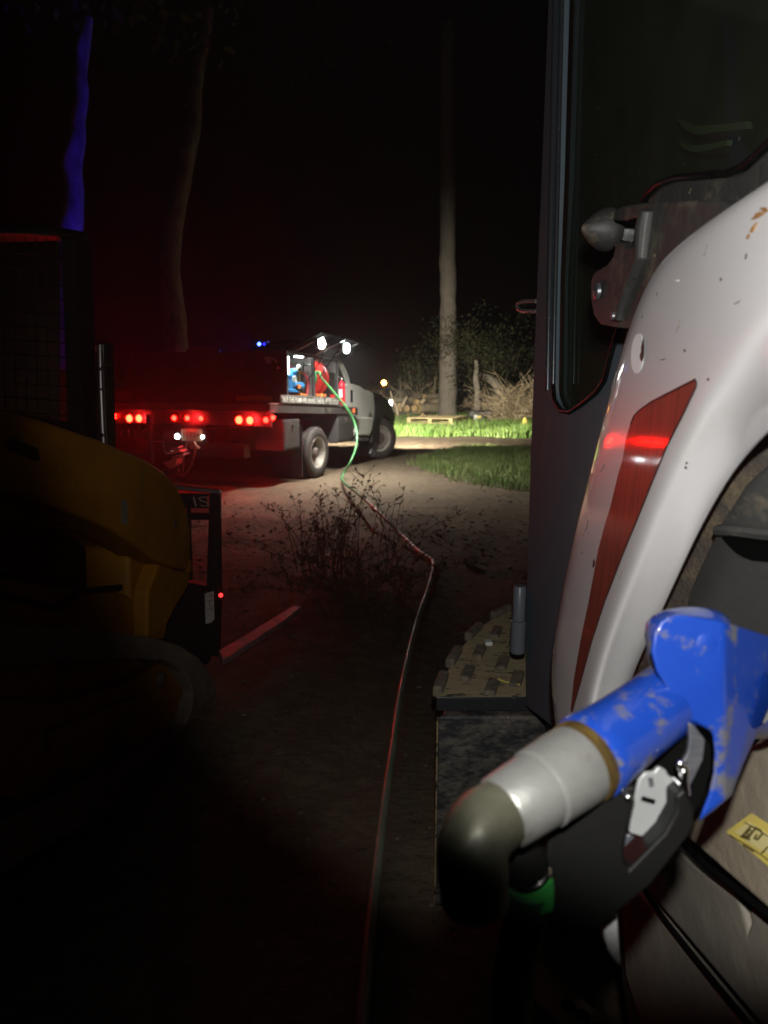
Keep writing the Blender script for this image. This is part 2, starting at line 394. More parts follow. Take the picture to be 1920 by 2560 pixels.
# ================================================================== LAND
def gz(x, y):
    """ground height"""
    z = 0.0
    m = max(0, 1 - abs(y - 6.9) / 2.6) * max(0, 1 - max(0, x - 0.6) / 0.8)
    z += m * 0.07 * noise.noise(Vector((x * 1.7, y * 1.7, 0))) + m * 0.03 * noise.noise(Vector((x * 5, y * 5, 3)))
    z += 0.012 * noise.noise(Vector((x * 3, y * 3, 9))) + 0.006 * noise.noise(Vector((x * 9, y * 9, 2)))
    if y < 9.5:                                    # two shallow wheel ruts
        c_ = x - .30 * (y - 4)
        for o_ in (.35, -1.1): z -= .03 * math.exp(-((c_ - o_) / .16) ** 2) * min(1, max(0, (9.5 - y) / 1.5))
    return z
def axis(lo, hi, st, far):
    a = []; x = lo
    while x < hi: a.append(x); x += st
    g = st
    o = a[-1]; up = []
    while o < far: g *= 1.35; o += g; up.append(o)
    g = st; o = a[0]; dn = []
    while o > -far: g *= 1.35; o -= g; dn.append(o)
    return dn[::-1] + a + up
gx = axis(-6, 5, 0.13, 400); gy = axis(0.5, 21, 0.13, 400)
b = MB(); nx = len(gx)
b.v = [Vector((x, y, gz(x, y))) for y in gy for x in gx]
b.f = [(j * nx + i, j * nx + i + 1, (j + 1) * nx + i + 1, (j + 1) * nx + i) for j in range(len(gy) - 1) for i in range(nx - 1)]
b.m = [0] * len(b.f)
def ground_mat():
    m = bpy.data.materials.new('packed_dirt'); m.use_nodes = True
    t = m.node_tree; N = t.nodes; L = t.links; p = N['Principled BSDF']
    p.inputs['Roughness'].default_value = 0.9; p.inputs['Specular IOR Level'].default_value = 0.2
    tc = N.new('ShaderNodeTexCoord')
    def nz(s, d=8): 
        n = N.new('ShaderNodeTexNoise'); n.inputs['Scale'].default_value = s; n.inputs['Detail'].default_value = d
        n.inputs['Roughness'].default_value = 0.65; L.new(tc.outputs['Object'], n.inputs['Vector']); return n.outputs[0]
    def rmp(a, lo, hi):
        r = N.new('ShaderNodeMapRange'); r.inputs[1].default_value = lo; r.inputs[2].default_value = hi; L.new(a, r.inputs[0]); return r.outputs[0]
    def mx(f, a, c):
        x = N.new('ShaderNodeMix'); x.data_type = 'RGBA'; L.new(f, x.inputs[0])
        if isinstance(a, tuple): x.inputs[6].default_value = (*a, 1)
        else: L.new(a, x.inputs[6])
        x.inputs[7].default_value = (*c, 1); return x.outputs[2]
    c = mx(rmp(nz(0.6), .35, .65), (0.155, 0.118, 0.08), (0.115, 0.087, 0.058))
    c = mx(rmp(nz(9), .45, .7), c, (0.20, 0.16, 0.11))
    c = mx(rmp(nz(45), .58, .68), c, (0.065, 0.048, 0.032))
    # leaf litter and dark soil round the weeds
    sx = N.new('ShaderNodeSeparateXYZ'); L.new(tc.outputs['Object'], sx.inputs[0])
    a = N.new('ShaderNodeMath'); a.operation = 'SUBTRACT'; L.new(sx.outputs[1], a.inputs[0]); a.inputs[1].default_value = 6.2
    a2 = N.new('ShaderNodeMath'); a2.operation = 'ABSOLUTE'; L.new(a.outputs[0], a2.inputs[0])
    n3 = N.new('ShaderNodeMath'); n3.operation = 'MULTIPLY_ADD'; L.new(nz(1.3), n3.inputs[0]); n3.inputs[1].default_value = 2.4; L.new(a2.outputs[0], n3.inputs[2])
    r = N.new('ShaderNodeMapRange'); r.inputs[1].default_value = 3.4; r.inputs[2].default_value = 2.2; L.new(n3.outputs[0], r.inputs[0])
    m2 = N.new('ShaderNodeMath'); m2.operation = 'MULTIPLY'; L.new(r.outputs[0], m2.inputs[0]); L.new(rmp(nz(6), .3, .55), m2.inputs[1])
    c = mx(m2.outputs[0], c, (0.05, 0.034, 0.021))
    L.new(c, p.inputs['Base Color'])
    bp = N.new('ShaderNodeBump'); bp.inputs['Strength'].default_value = 0.7; bp.inputs['Distance'].default_value = 0.03
    L.new(nz(14), bp.inputs['Height']); L.new(bp.outputs[0], p.inputs['Normal'])
    return m
g = b.build('ground', ground_mat(), ang=80, fix=False)
tag(g, kind='structure')

def blades(name, area_fn, n, h0, h1, wd, m, zf=lambda x, y: 0.0):
    vs = []; fs = []
    k = 0
    while k < n:
        x, y = area_fn()
        if x is None: continue
        hgt = random.uniform(h0, h1) * (0.6 + 0.7 * (0.5 + noise.noise(Vector((x * 0.9, y * 0.9, 4)))))
        a = random.uniform(0, 6.283); lx = math.cos(a); ly = math.sin(a); ww = wd * random.uniform(.6, 1.3)
        la = random.uniform(0, 6.283); le = random.uniform(0.1, 0.75) * hgt
        z = zf(x, y); o = len(vs)
        vs += [(x - lx * ww, y - ly * ww, z - 0.01), (x + lx * ww, y + ly * ww, z - 0.01),
               (x + lx * ww * .6 + math.cos(la) * le * .4, y + ly * ww * .6 + math.sin(la) * le * .4, z + hgt * .62),
               (x - lx * ww * .6 + math.cos(la) * le * .4, y - ly * ww * .6 + math.sin(la) * le * .4, z + hgt * .62),
               (x + math.cos(la) * le, y + math.sin(la) * le, z + hgt)]
        fs += [(o, o + 1, o + 2, o + 3), (o + 3, o + 2, o + 4)]
        k += 1
    q = MB(); q.v = [Vector(p) for p in vs]; q.f = [list(f) for f in fs]; q.m = [0] * len(fs)
    return q.build(name, m, smooth=False, fix=False)

# far grass bank
def bank_front(x): return 19.0 + 0.25 * math.sin(x * 1.1) + 0.15 * math.sin(x * 3.3)
def bank_pt():
    x = random.uniform(-3, 9.0) if random.random() < .8 else random.uniform(-14, 14)
    y0 = bank_front(x); y = y0 + (29.5 - y0) * random.random() ** 1.6
    return x, y
blades('bank_grass', bank_pt, 26000, .10, .30, .016, 'grass')
tag(bpy.data.objects['bank_grass'], 'bright green tufted grass on the far bank in the headlight beam', 'grass', kind='stuff')
bs = MB(); xs_ = [-40 + 1.0 * i for i in range(90)]
for i in range(len(xs_) - 1):
    x0, x1 = xs_[i], xs_[i + 1]
    bs.add([(x0, bank_front(x0), .006), (x1, bank_front(x1), .006), (x1, 60, .006), (x0, 60, .006)], [(0, 1, 2, 3)])
M['turf_soil'] = mat('turf_soil', (0.08, 0.085, 0.035), 0.95, col2=(0.13, 0.11, 0.06), scale=3)
tag(bs.build('bank_ground', 'turf_soil', smooth=False), kind='structure')
# near grass patch, seen between the truck and the white machine
patch = [(0.55, 13.05), (0.8, 11.6), (1.12, 10.37), (1.98, 9.41), (3.2, 8.7), (6, 8.2), (11, 8.6), (11, 16.2), (5, 16.3), (3.3, 15.7), (2.28, 16.5), (1.4, 15.2), (0.8, 14.1)]
def inside(x, y, P):
    c = False; j = len(P) - 1
    for i in range(len(P)):
        if (P[i][1] > y) != (P[j][1] > y) and x < (P[j][0] - P[i][0]) * (y - P[i][1]) / (P[j][1] - P[i][1]) + P[i][0]: c = not c
        j = i
    return c
def patch_pt():
    x = random.uniform(.4, 5.5) if random.random() < .85 else random.uniform(.4, 11); y = random.uniform(8.2, 16.6)
    x2 = x + random.gauss(0, .12); y2 = y + random.gauss(0, .12)
    return (x, y) if inside(x2, y2, patch) else (None, None)
blades('lawn_grass', patch_pt, 52000, .03, .11, .0055, 'grass_lawn')
tag(bpy.data.objects['lawn_grass'], 'short dark lawn grass in the patch beside the white machine', 'grass', kind='stuff')
tag(MB().poly([(x, y, .008) for x, y in patch]).build('lawn_ground', 'turf_soil', smooth=False), kind='structure')

# ------------------------------------------------------------------ trees
def trunk_mesh(path, radii, m, parent, n=18, rough_=0.05):
    P = smoothpath(path, 14); k = len(P)
    rr = []
    for i in range(k):
        f = i / (k - 1) * (len(radii) - 1); j = min(int(f), len(radii) - 2)
        rr.append(radii[j] + (radii[j + 1] - radii[j]) * (f - j))
    q = MB().tube(P, rr, n)
    for v in q.v:
        d = noise.noise(v * 2.2) * rough_
        v.x += d; v.y += noise.noise(v * 2.2 + Vector((5, 0, 0))) * rough_
    return q
def tree(name, label, path, radii, m='bark', crown=None, limbs=0, group=None, seed=1, cat='tree'):
    rnd = random.Random(seed)
    base = Vector(path[0])
    t = thing(name, (base.x, base.y, 0), label, cat, group=group)
    q = trunk_mesh(path, radii, m, t, rough_=.08 if name == 'leaning_tree' else .05)
    top = Vector(path[-1])
    tips = []
    for i in range(limbs):
        f = rnd.uniform(.45, 1.0)
        P = smoothpath(path, 6); st = P[int(f * (len(P) - 1))]
        a = rnd.uniform(0, 6.28); L_ = rnd.uniform(1.2, 3.0)
        mid = st + Vector((math.cos(a) * L_ * .5, math.sin(a) * L_ * .5, L_ * .35)); en = st + Vector((math.cos(a) * L_, math.sin(a) * L_, L_ * .8))
        q.tube(smoothpath([st, mid, en], 4), [radii[-1] * .6 + .02 - .0 * k for k in range(9)], 6)
        tips.append(en)
    q.build('trunk', m, t)
    if crown:
        (cz, rx, rz, n, ls) = crown
        c = MB()
        cen = top + Vector((0, 0, cz))
        clumps = [cen + Vector((rnd.gauss(0, .5) * rx, rnd.gauss(0, .5) * rx, rnd.gauss(0, .45) * rz)) for _ in range(26)] + tips
        for i in range(n):
            p = rnd.choice(clumps) + Vector((rnd.gauss(0, .2) * rx, rnd.gauss(0, .2) * rx, rnd.gauss(0, .2) * rz))
            a = Vector((rnd.gauss(0, 1), rnd.gauss(0, 1), rnd.gauss(0, 1))).normalized(); bb = a.orthogonal().normalized()
            s_ = ls * rnd.uniform(.6, 1.3)
            c.add([p - a * s_, p + bb * s_ * .45, p + a * s_, p - bb * s_ * .45], [(0, 1, 2, 3)])
        c.build('crown', 'leaf', t, smooth=False, fix=False)
    return t

tree('shade_tree', 'tall straight thick trunk rising behind the wooden pallet, bark lit by the headlights',
     [ony(1122, 1058, 28.0), ony(1119, 1000, 28.0), ony(1121, 880, 28.0), ony(1120, 700, 28.0), ony(1119, 480, 28.0), ony(1117, 250, 28), ony(1120, 60, 28)],
     [.42, .36, .33, .31, .28, .24, .2], 'bark', (3.5, 5, 3, 2600, .16), 0, seed=3)
# tree standing left of the truck, caught by the blue beacon
tree('leaning_tree', 'irregular tree trunk at the far left catching the blue beacon light',
     [ony(150, 1150, 12.6), ony(160, 900, 12.6), ony(160, 700, 12.6), ony(180, 560, 12.6), ony(186, 400, 12.6), ony(198, 280, 12.6), ony(207, 150, 12.6), ony(215, 40, 12.6)],
     [.25, .22, .17, .18, .14, .12, .10, .08], 'bark_pale', (1.8, 2.6, 2, 1500, .13), 0, seed=5)
tree('bent_tree', 'pale trunk bending to the right behind the back of the truck',
     [ony(446, 1140, 17), ony(440, 850, 17), ony(426, 700, 17), ony(428, 600, 17), ony(448, 480, 17), ony(476, 350, 17), ony(496, 200, 17), ony(520, 20, 17)],
     [.30, .26, .24, .22, .19, .14, .10], 'bark_pale', (2.2, 2.6, 2, 1200, .14), 0, seed=6)
tree('thin_tree', 'thin straight pole-like trunk right of the thick tree, above the dark box',
     [ony(1194, 1050, 26), ony(1193, 1000, 26), ony(1191, 950, 26), ony(1190, 900, 26)], [.13, .11, .1, .07], 'bark', (0.6, 1.3, .9, 900, .06), 0, seed=8)
tree('slanted_tree', 'short trunk slanting up to the left above the brush pile',
     [ony(1262, 1040, 27), ony(1256, 1000, 27), ony(1243, 966, 27), ony(1222, 945, 27), ony(1200, 935, 27)], [.24, .22, .19, .13, .08], 'bark', (0.9, 1.9, 1.3, 2400, .06), 0, seed=9)
def shrub(name, label, c, rx, rz, n, ls, seed, group='shrubs along the back of the bank'):
    rnd = random.Random(seed); q = MB(); q2 = MB()
    t = thing(name, (c[0], c[1], 0), label, 'shrub', group=group)
    cl = []
    for i in range(16):
        a = rnd.uniform(0, 6.28); r_ = rx * rnd.uniform(.2, .95); tp = Vector((c[0] + math.cos(a) * r_, c[1] + math.sin(a) * r_ * .6, rz * rnd.uniform(.5, 1.15)))
        b0 = Vector((c[0] + math.cos(a) * r_ * .2, c[1], 0)); cl.append(tp)
        q2.tube(smoothpath([b0, (b0 + tp) / 2 + Vector((rnd.gauss(0, .1), 0, .1)), tp], 3), [.035, .03, .028, .024, .018, .012, .008], 5)
    for i in range(n):
        p = rnd.choice(cl) * 1.0; p = Vector((p.x, p.y, p.z * rnd.uniform(.3, 1.05))) + Vector((rnd.gauss(0, .28), rnd.gauss(0, .28), rnd.gauss(0, .22)))
        p.z = max(p.z, .03)
        a = Vector((rnd.gauss(0, 1), rnd.gauss(0, 1), rnd.gauss(0, 1))).normalized(); bb = a.orthogonal().normalized(); s_ = ls * rnd.uniform(.5, 1.3)
        q.add([p - a * s_, p + bb * s_ * .5, p + a * s_, p - bb * s_ * .5], [(0, 1, 2, 3)])
    q2.build('stem', 'twig', t); q.build('foliage', 'leaf', t, smooth=False, fix=False)
shrub('shrub', 'dark leafy shrub just right of the orange lamp', (1.9, 32.5, 0), 1.5, 2.2, 1500, .10, 11)
shrub('shrub', 'dark leafy shrub directly left of the thick tree trunk', (2.0, 33.5, 0), 1.8, 2.6, 1300, .10, 12)
shrub('shrub', 'tall dim leafy shrub behind the slanted tree', (5.0, 32.0, 0), 2.6, 3.1, 1900, .12, 13)
shrub('shrub', 'dim shrub behind the brush pile at the edge of the black cab pillar', (7.2, 33.0, 0), 2.4, 2.9, 1500, .12, 14)

# ------------------------------------------------------------------ street lamp far off
p = ony(960, 957, 42)
t = thing('street_lamp', (p.x, p.y, 0), 'distant orange street lamp glowing just above the bonnet of the truck', 'street lamp')
MB().tube([(p.x, p.y + .25, 0), (p.x, p.y + .25, p.z + .2)], .06, 8).build('pole', 'loader_black', t)
MB().ball(p, .15, 14).build('globe', 'sodium', t)

# ------------------------------------------------------------------ logs
def log(a, bb, r, label):
    t = thing('log', ((a[0] + bb[0]) / 2, (a[1] + bb[1]) / 2, 0), label, 'log', group='cut logs stacked left of the thick tree')
    a = Vector(a); bb = Vector(bb); d = (bb - a).normalized()
    q = MB().tube([a, a * .67 + bb * .33 + Vector((0, 0, r * .1)), a * .33 + bb * .67, bb], [r, r * .97, r * 1.0, r * .93], 14, caps=False); q.build('bark', 'log_bark', t)
    e = MB()
    for c, dd in ((a, -d), (bb, d)): e.tube2(c, dd, [(-.01, r * .985), (.003, r * .96), (.004, 0)], 14)
    e.build('cut_end', 'log_cut', t, split=True)
log_px = [  # u0,v0,u1,v1 (long logs), depth, radius, label
    ((955, 1030), (1042, 1030), 29.2, .16, 'long dark log at the bottom left of the log pile'),
    ((1046, 1021), (1105, 1019), 28.9, .20, 'thick bottom log pressed against the thick tree trunk'),
    ((962, 1014), (1030, 1016), 29.5, .15, 'middle-row log at the left of the log pile'),
    ((1036, 1006), (1104, 1003), 29.4, .15, 'middle-row log just left of the thick trunk'),
    ((985, 1000), (1050, 998), 29.9, .12, 'slim log lying across the top of the pile'),
    ((950, 1003), (980, 998), 29.7, .12, 'short log at the top left end of the pile'),
    ((1060, 992), (1106, 990), 30.1, .12, 'topmost slim log beside the thick trunk')]
for a, bb, y, r_, lb in log_px:
    A = ony(*a, y); B = ony(*bb, y + .7); log(A, B, r_, lb)
# logs end-on: their pale sawn faces look at the camera
for i, (u, v, y, r_, ln, lb) in enumerate([
    (1016, 1021, 28.3, .14, 1.5, 'log with a wide pale sawn face, largest left of the pallet corner'),
    (1036, 1021, 28.5, .13, 1.4, 'log with a pale sawn face, right neighbour of the widest one'),
    (1000, 1022, 28.4, .10, 1.3, 'small pale sawn face at the left of the row of cut faces'),
    (1020, 1038, 28.2, .07, 1.2, 'smallest pale sawn face low above the grass'),
    (1056, 1037, 28.3, .08, 1.2, 'small pale sawn face low above the pallet'),
    (998, 1012, 28.6, .08, 1.3, 'small orange sawn face high at the left end of the pile'),
    (1044, 1004, 28.9, .09, 1.3, 'sawn face lying highest in the pile, near the leaning stick')]):
    A = ony(u, v, y); log(A, A + Vector((-.35 if i % 2 else .3, ln, .05)), r_, lb)
def stick(pts, r0, r1, name, label, m='twig', group=None):
    P = smoothpath(pts, 5); n = len(P)
    o = MB().tube(P, [r0 + (r1 - r0) * i / (n - 1) for i in range(n)], 7).build(name, m)
    return tag(o, label, 'branch', group)
stick([ony(1002, 1022, 27.6), ony(1010, 1006, 27.6), ony(1017, 993, 27.7)], .06, .05, 'branch', 'pale broken branch leaning up from the log pile')
stick([ony(1052, 1008, 28.4), ony(1062, 998, 28.4)], .09, .08, 'branch', 'short thick stub leaning to the right on the log pile')
stick([ony(995, 1052, 26.5), ony(992, 1020, 26.5), ony(982, 1000, 26.6), ony(976, 978, 26.8)], .06, .03, 'branch', 'upright crooked bare branch right beside the front of the truck')
# brush piles (nobody could count the twigs)
def brush(name, label, c, rx, ry, hgt, n, seed, r=.012):
    rnd = random.Random(seed); q = MB()
    for i in range(n):
        a = rnd.uniform(0, 6.28); s0 = Vector((c[0] + rnd.gauss(0, .45) * rx, c[1] + rnd.gauss(0, .4) * ry, rnd.uniform(.0, .55) * hgt))
        el = rnd.uniform(-.05, .9); L_ = rnd.uniform(.5, 1.5)
        d = Vector((math.cos(a) * math.cos(el), math.sin(a) * math.cos(el), math.sin(el)))
        mid = s0 + d * L_ * .5 + Vector((rnd.gauss(0, .08), rnd.gauss(0, .08), rnd.gauss(0, .08))); en = s0 + d * L_ + Vector((rnd.gauss(0, .15), rnd.gauss(0, .15), rnd.gauss(0, .1)))
        rr = r * rnd.uniform(.6, 1.6)
        q.tube([s0, mid, en], [rr, rr * .7, rr * .3], 5)
        for k in range(2):
            f = rnd.uniform(.3, .9); bpt = mid.lerp(en, f); d2 = (d + Vector((rnd.gauss(0, .6), rnd.gauss(0, .6), rnd.gauss(0, .6)))).normalized()
            q.tube([bpt, bpt + d2 * L_ * .35], [rr * .5, rr * .2], 4)
    return tag(q.build(name, 'twig', fix=False), label, 'brush pile')
brush('brush_pile', 'heap of bare pale twigs piled at the right against the black cab pillar', (5.0, 25.6, 0), 1.15, .9, 1.35, 460, 21)
brush('branch_litter', 'loose scattered branches lying behind the log pile', (1.2, 30.5, 0), 2.0, .8, .9, 160, 22, .015)

# ------------------------------------------------------------------ pallet
pl = onz(1050, 1068); 
t = thing('pallet', (1.78, 23.6, 0), 'pale wooden pallet lying on the grass at the foot of the thick tree', 'pallet', rz=R(-20))
q = MB()
for i in range(7): q.box(-.75, .75, -.98 + i * .3, -.98 + i * .3 + .2, .30, .33)
q.build('deck_board', 'wood', t, local=True, smooth=False, split=True)
for i in range(3):
    MB().box(-.75 + i * .69, -.63 + i * .69, -.98, 1.02, .18, .299).build('stringer', 'wood', t, local=True, smooth=False)
q = MB()
for i in range(3): q.box(-.75, .75, -.98 + i * .9, -.98 + i * .9 + .2, .15, .179)
q.build('bottom_board', 'wood', t, local=True, smooth=False, split=True)
q = MB()
for i in range(2):
    for j in range(2): q.box(-.7 + i * 1.2, -.5 + i * 1.2, -.9 + j * 1.6, -.7 + j * 1.6, 0, .149)
q.build('block', 'log_bark', t, local=True, smooth=False, split=True)

# ------------------------------------------------------------------ dark box and small things on the bank
p = onz(1190, 1052)
t = thing('storage_box', (p.x, 25.9, 0), 'low dark grey box standing in the grass right of the thick tree', 'box')
MB().box(p.x - .42, p.x + .35, 25.7, 26.3, 0, .42).build('body', 'toolbox', t, bevel=.02)
MB().box(p.x - .44, p.x + .37, 25.68, 26.32, .422, .46).build('lid', 'loader_black', t, bevel=.01)
p = ony(1195, 1046, 25.2)
t = thing('leaf_blower', (p.x, p.y, 0), 'small white yellow and red garden machine in front of the dark box', 'garden machine')
MB().ball(p + Vector((-.07, 0, .0)), .13, 14, (.8, .8, 1.2)).build('housing', 'white_lbl', t)
MB().ball(p + Vector((.12, .05, -.02)), .14, 14, (.9, .8, 1)).build('fan_case', 'tank_grey', t)
MB().obox(p + Vector((.03, -.12, .06)), (1, 0, .3), (0, 1, 0), (0, 0, 1), .06, .03, .04).build('cap', 'sticker', t, bevel=.01)
MB().obox(p + Vector((.02, -.12, -.12)), (1, 0, 0), (0, 1, 0), (0, 0, 1), .06, .03, .04).build('pedal', 'red_paint', t, bevel=.01)
MB().tube([p + Vector((-.07, -.05, .1)), p + Vector((-.12, -.1, .22)), p + Vector((.02, -.08, .25))], .018, 6).build('handle', 'loader_black', t)
MB().box(p.x - .2, p.x + .24, p.y - .1, p.y + .15, 0, max(.03, p.z - .12)).build('base', 'loader_black', t)
p = ony(1312, 1062, 22.5)
t = thing('traffic_cone', (p.x, p.y, 0), 'small yellow cone-shaped thing in the grass next to the black pillar', 'cone')
MB().lathe((p.x, p.y, .02), (0, 0, 1), [(0, .17), (.12, .13), (.26, .07), (.33, .04), (.34, 0)], 16).build('cone', 'sticker', t)
MB().lathe((p.x, p.y, .0), (0, 0, 1), [(0, .2), (.02, .2), (.021, 0)], 16).build('base', 'sticker_pale', t)
p = onz(1175, 1410)
q = MB().ball((p.x, p.y, .03), .055, 12, (1, .8, .8))
for v in q.v: v += Vector((noise.noise(v * 12), noise.noise(v * 12 + Vector((4, 4, 4))), noise.noise(v * 11))) * .02
tag(q.build('stone', 'rock', ang=80), 'pinkish stone lying by the bend in the hose', 'stone')

# ------------------------------------------------------------------ weeds in front of the truck
def weed(name, label, base, n, hgt, spread, seed, lean=0.0, leafy=1.0, group='weeds growing beside the hose'):
    rnd = random.Random(seed); q = MB(); lf = MB()
    t = thing(name, (base[0], base[1], 0), label, 'plant', group=group)
    for i in range(n):
        a = rnd.uniform(0, 6.28); r0 = rnd.uniform(0, .28) * spread
        s0 = Vector((base[0] + math.cos(a) * r0, base[1] + math.sin(a) * r0 * .8, -.02))
        h = hgt * rnd.uniform(.35, 1.0); dx = (rnd.gauss(0, .32) + lean) * spread * h / hgt; dy = rnd.gauss(0, .2) * spread
        P = smoothpath([s0, s0 + Vector((dx * .25, dy * .25, h * .4)), s0 + Vector((dx * .6, dy * .6, h * .75)), s0 + Vector((dx, dy, h))], 4)
        k = len(P); q.tube(P, [.0036 * (1 - .7 * j / (k - 1)) for j in range(k)], 5)
        for j in range(int(26 * leafy)):
            f = rnd.uniform(.15, 1.0) if rnd.random() < .6 else rnd.uniform(.85, 1.0)
            p = P[min(int(f * (k - 1)), k - 1)] + Vector((rnd.gauss(0, .002), rnd.gauss(0, .002), rnd.gauss(0, .002)))
            if rnd.random() < .4:
                aa = rnd.uniform(0, 6.28); pe = p + Vector((math.cos(aa), math.sin(aa), rnd.uniform(.2, .9))) * rnd.uniform(.03, .10)
                q.tube([p, pe], [.0025, .0012], 3); p = pe
            d = Vector((rnd.gauss(0, 1), rnd.gauss(0, 1), rnd.gauss(0, 1))).normalized(); bb = d.orthogonal().normalized(); s_ = rnd.uniform(.008, .02)
            lf.add([p, p + d * s_ + bb * s_ * .5, p + d * s_ * 2, p + d * s_ - bb * s_ * .5], [(0, 1, 2, 3)])
    q.build('stem', 'weed', t, fix=False); tag(lf.build('leaf', 'weed', t, smooth=False, fix=False), kind='stuff')
weed('weed', 'tallest dark leafy weed clump, with the green hose passing over its top', onz(850, 1440)[:], 26, .84, .62, 31, leafy=.6)
weed('weed', 'dark weed clump directly left of the tallest one', onz(790, 1425)[:], 16, .62, .62, 32, lean=-.05, leafy=.6)
weed('weed', 'low dark tangle of weeds at the foot of the tallest clump', onz(880, 1500)[:], 34, .30, 1.5, 33, leafy=1.6)
weed('weed', 'thin sparse sprigs leaning right beyond the kink in the hose', onz(985, 1430)[:], 8, .60, .75, 34, lean=.45, leafy=.5)
weed('weed', 'two lone upright sprigs right of the tallest clump', onz(955, 1450)[:], 4, .80, .5, 35, lean=.05, leafy=.6)
def litter():
    rnd = random.Random(41); q = MB()
    for i in range(2600):
        x = rnd.uniform(-2.6, 1.6); y = rnd.gauss(6.6, 1.1)
        p = Vector((x, y, gz(x, y) + rnd.uniform(.004, .02)))
        a = rnd.uniform(0, 6.28); d = Vector((math.cos(a), math.sin(a), rnd.gauss(0, .25))); bb = Vector((-math.sin(a), math.cos(a), rnd.gauss(0, .35)))
        s_ = rnd.uniform(.008, .035); w_ = s_ * rnd.choice([.5, .4, .12])
        q.add([p - d * s_, p + bb * w_, p + d * s_, p - bb * w_], [(0, 1, 2, 3)])
    M['litter'] = mat('litter', (0.13, 0.09, 0.055), .9, col2=(0.07, .05, .035), scale=30)
    tag(q.build('leaf_litter', 'litter', smooth=False, fix=False), 'dry leaves and bits of straw scattered over the dirt round the weeds', 'leaf litter', kind='stuff')
litter()

def pebbles():
    rnd = random.Random(51); q = MB()
    for i in range(2600):
        y = rnd.uniform(1.6, 15) if rnd.random() < .6 else rnd.gauss(6.2, 1.2); x = rnd.uniform(-.5 * y, .45 * y)
        if inside(x, y, patch): continue
        r_ = rnd.uniform(.003, .012) * (1.6 if rnd.random() < .08 else 1); z = gz(x, y) + r_ * .2
        vs = [Vector((x, y, z)) + Vector((a * rnd.uniform(.7, 1.2), b2 * rnd.uniform(.7, 1.2), c2 * rnd.uniform(.4, .8))) * r_ for a, b2, c2 in ((1, 0, 0), (0, 1, 0), (-1, 0, 0), (0, -1, 0), (0, 0, 1), (0, 0, -1))]
        q.add(vs, [(0, 1, 4), (1, 2, 4), (2, 3, 4), (3, 0, 4), (1, 0, 5), (2, 1, 5), (3, 2, 5), (0, 3, 5)])
    M['pebble'] = mat('pebble', (0.24, 0.19, 0.14), .9, col2=(0.12, .09, .07), scale=8)
    tag(q.build('pebbles', 'pebble', smooth=False, fix=False), 'small stones and clods scattered over the dirt yard', 'pebbles', kind='stuff')
pebbles()
exec_truck = True
# ================================================================== FUEL TRUCK
TO = onz(791, 1196)
TH = R(21)
HD = Vector((math.sin(TH), math.cos(TH), 0)); LF = Vector((-math.cos(TH), math.sin(TH), 0))
T = thing('fuel_truck', (TO.x, TO.y, 0), 'flatbed fuel service truck with red tail lights and an open lit pump cabinet', 'truck', rz=R(90) - TH)
def sp(u, v, wo=0.0):
    """pixel -> truck coordinates (forward, left, up) on the lengthwise plane at left offset wo"""
    P = onp(u, v, LF, LF.dot(Vector((TO.x, TO.y, 0)) + LF * wo)); q = P - TO
    return Vector((q.dot(HD), q.dot(LF), P.z))
def rp(u, v, so):
    P = onp(u, v, HD, HD.dot(Vector((TO.x, TO.y, 0)) + HD * so)); q = P - TO
    return Vector((q.dot(HD), q.dot(LF), P.z))
def TW(x, y, z): return Vector((TO.x, TO.y, 0)) + HD * x + LF * y + Vector((0, 0, z))
SL = 0.048
def sh(p): return (p.x, p.y, p.z - SL * p.x)      # the body rides nose-down
W = 2.75
def tb(name, mats, parent=None, **k):
    k.setdefault('local', True)
    return lambda mb: mb.build(name, mats, parent or T, **k)
# chassis
c = MB(); c.box(-1.1, 3.6, .85, 1.0, .62, .8); c.box(-1.1, 3.6, 1.75, 1.9, .62, .8); c.box(-.1, .1, .3, 2.4, .32, .45); c.box(2.9, 3.1, .35, 2.4, .32, .45)
c.box(-.6, 1.5, 1.0, 1.75, .4, .75)
tb('chassis', 'truck_black', split=True)(c)
# deck
tb('deck', ['deck_steel', 'deck_edge'], fn=sh)(MB().box(-1.34, 1.55, 0, W, .985, 1.098))
tb('deck_trim', 'deck_edge', fn=sh)(MB().box(-1.345, 1.552, -.006, .03, 1.0985, 1.112))
# corner marker lamp on the deck edge
o = tb('side_marker', 'amber', fn=sh, bevel=.008)(MB().box(1.40, 1.47, -.025, -.001, 1.005, 1.085))
tb('deck_end_bracket', 'truck_black', fn=sh)(MB().box(1.50, 1.555, -.03, -.002, .97, 1.09))
# tail skirt with its lamps, lip above and below
sk = MB(); sk.box(-1.33, -1.29, .0, W, .80, .984)
tb('tail_skirt', 'skirt_black', fn=sh)(sk)
lp = MB(); lp.box(-1.375, -1.331, .0, W, 1.0, 1.015); lp.box(-1.36, -1.331, .95, 1.75, .80, .815)
tb('tail_lip', 'skirt_black', fn=sh, split=True)(lp)
def tail(u, v, r_, m):
    P = rp(u, v, -1.33)
    h = tb('tail_light', 'truck_black')(MB().lathe((-1.331, P.y, P.z), (-1, 0, 0), [(0, r_ * 1.25), (.012, r_ * 1.25), (.014, r_ * 1.02), (.006, r_ * 1.0)], 20))
    MB().lathe((-1.335, P.y, P.z), (-1, 0, 0), [(0, r_ * .98), (.016, r_ * .95), (.026, r_ * .6), (.029, 0)], 20).build('lens', m, h, local=True)
for u, v in ((325, 1046), (349, 1046), (599, 1050), (626, 1051)): tail(u, v, .052, 'tail_lamp')
for u, v in ((437, 1045), (470, 1045), (504, 1046)): tail(u, v, .034, 'tail_lamp_small')
tail(666, 1050, .036, 'tail_lamp_small'); tail(684, 1044, .03, 'tail_lamp_small')
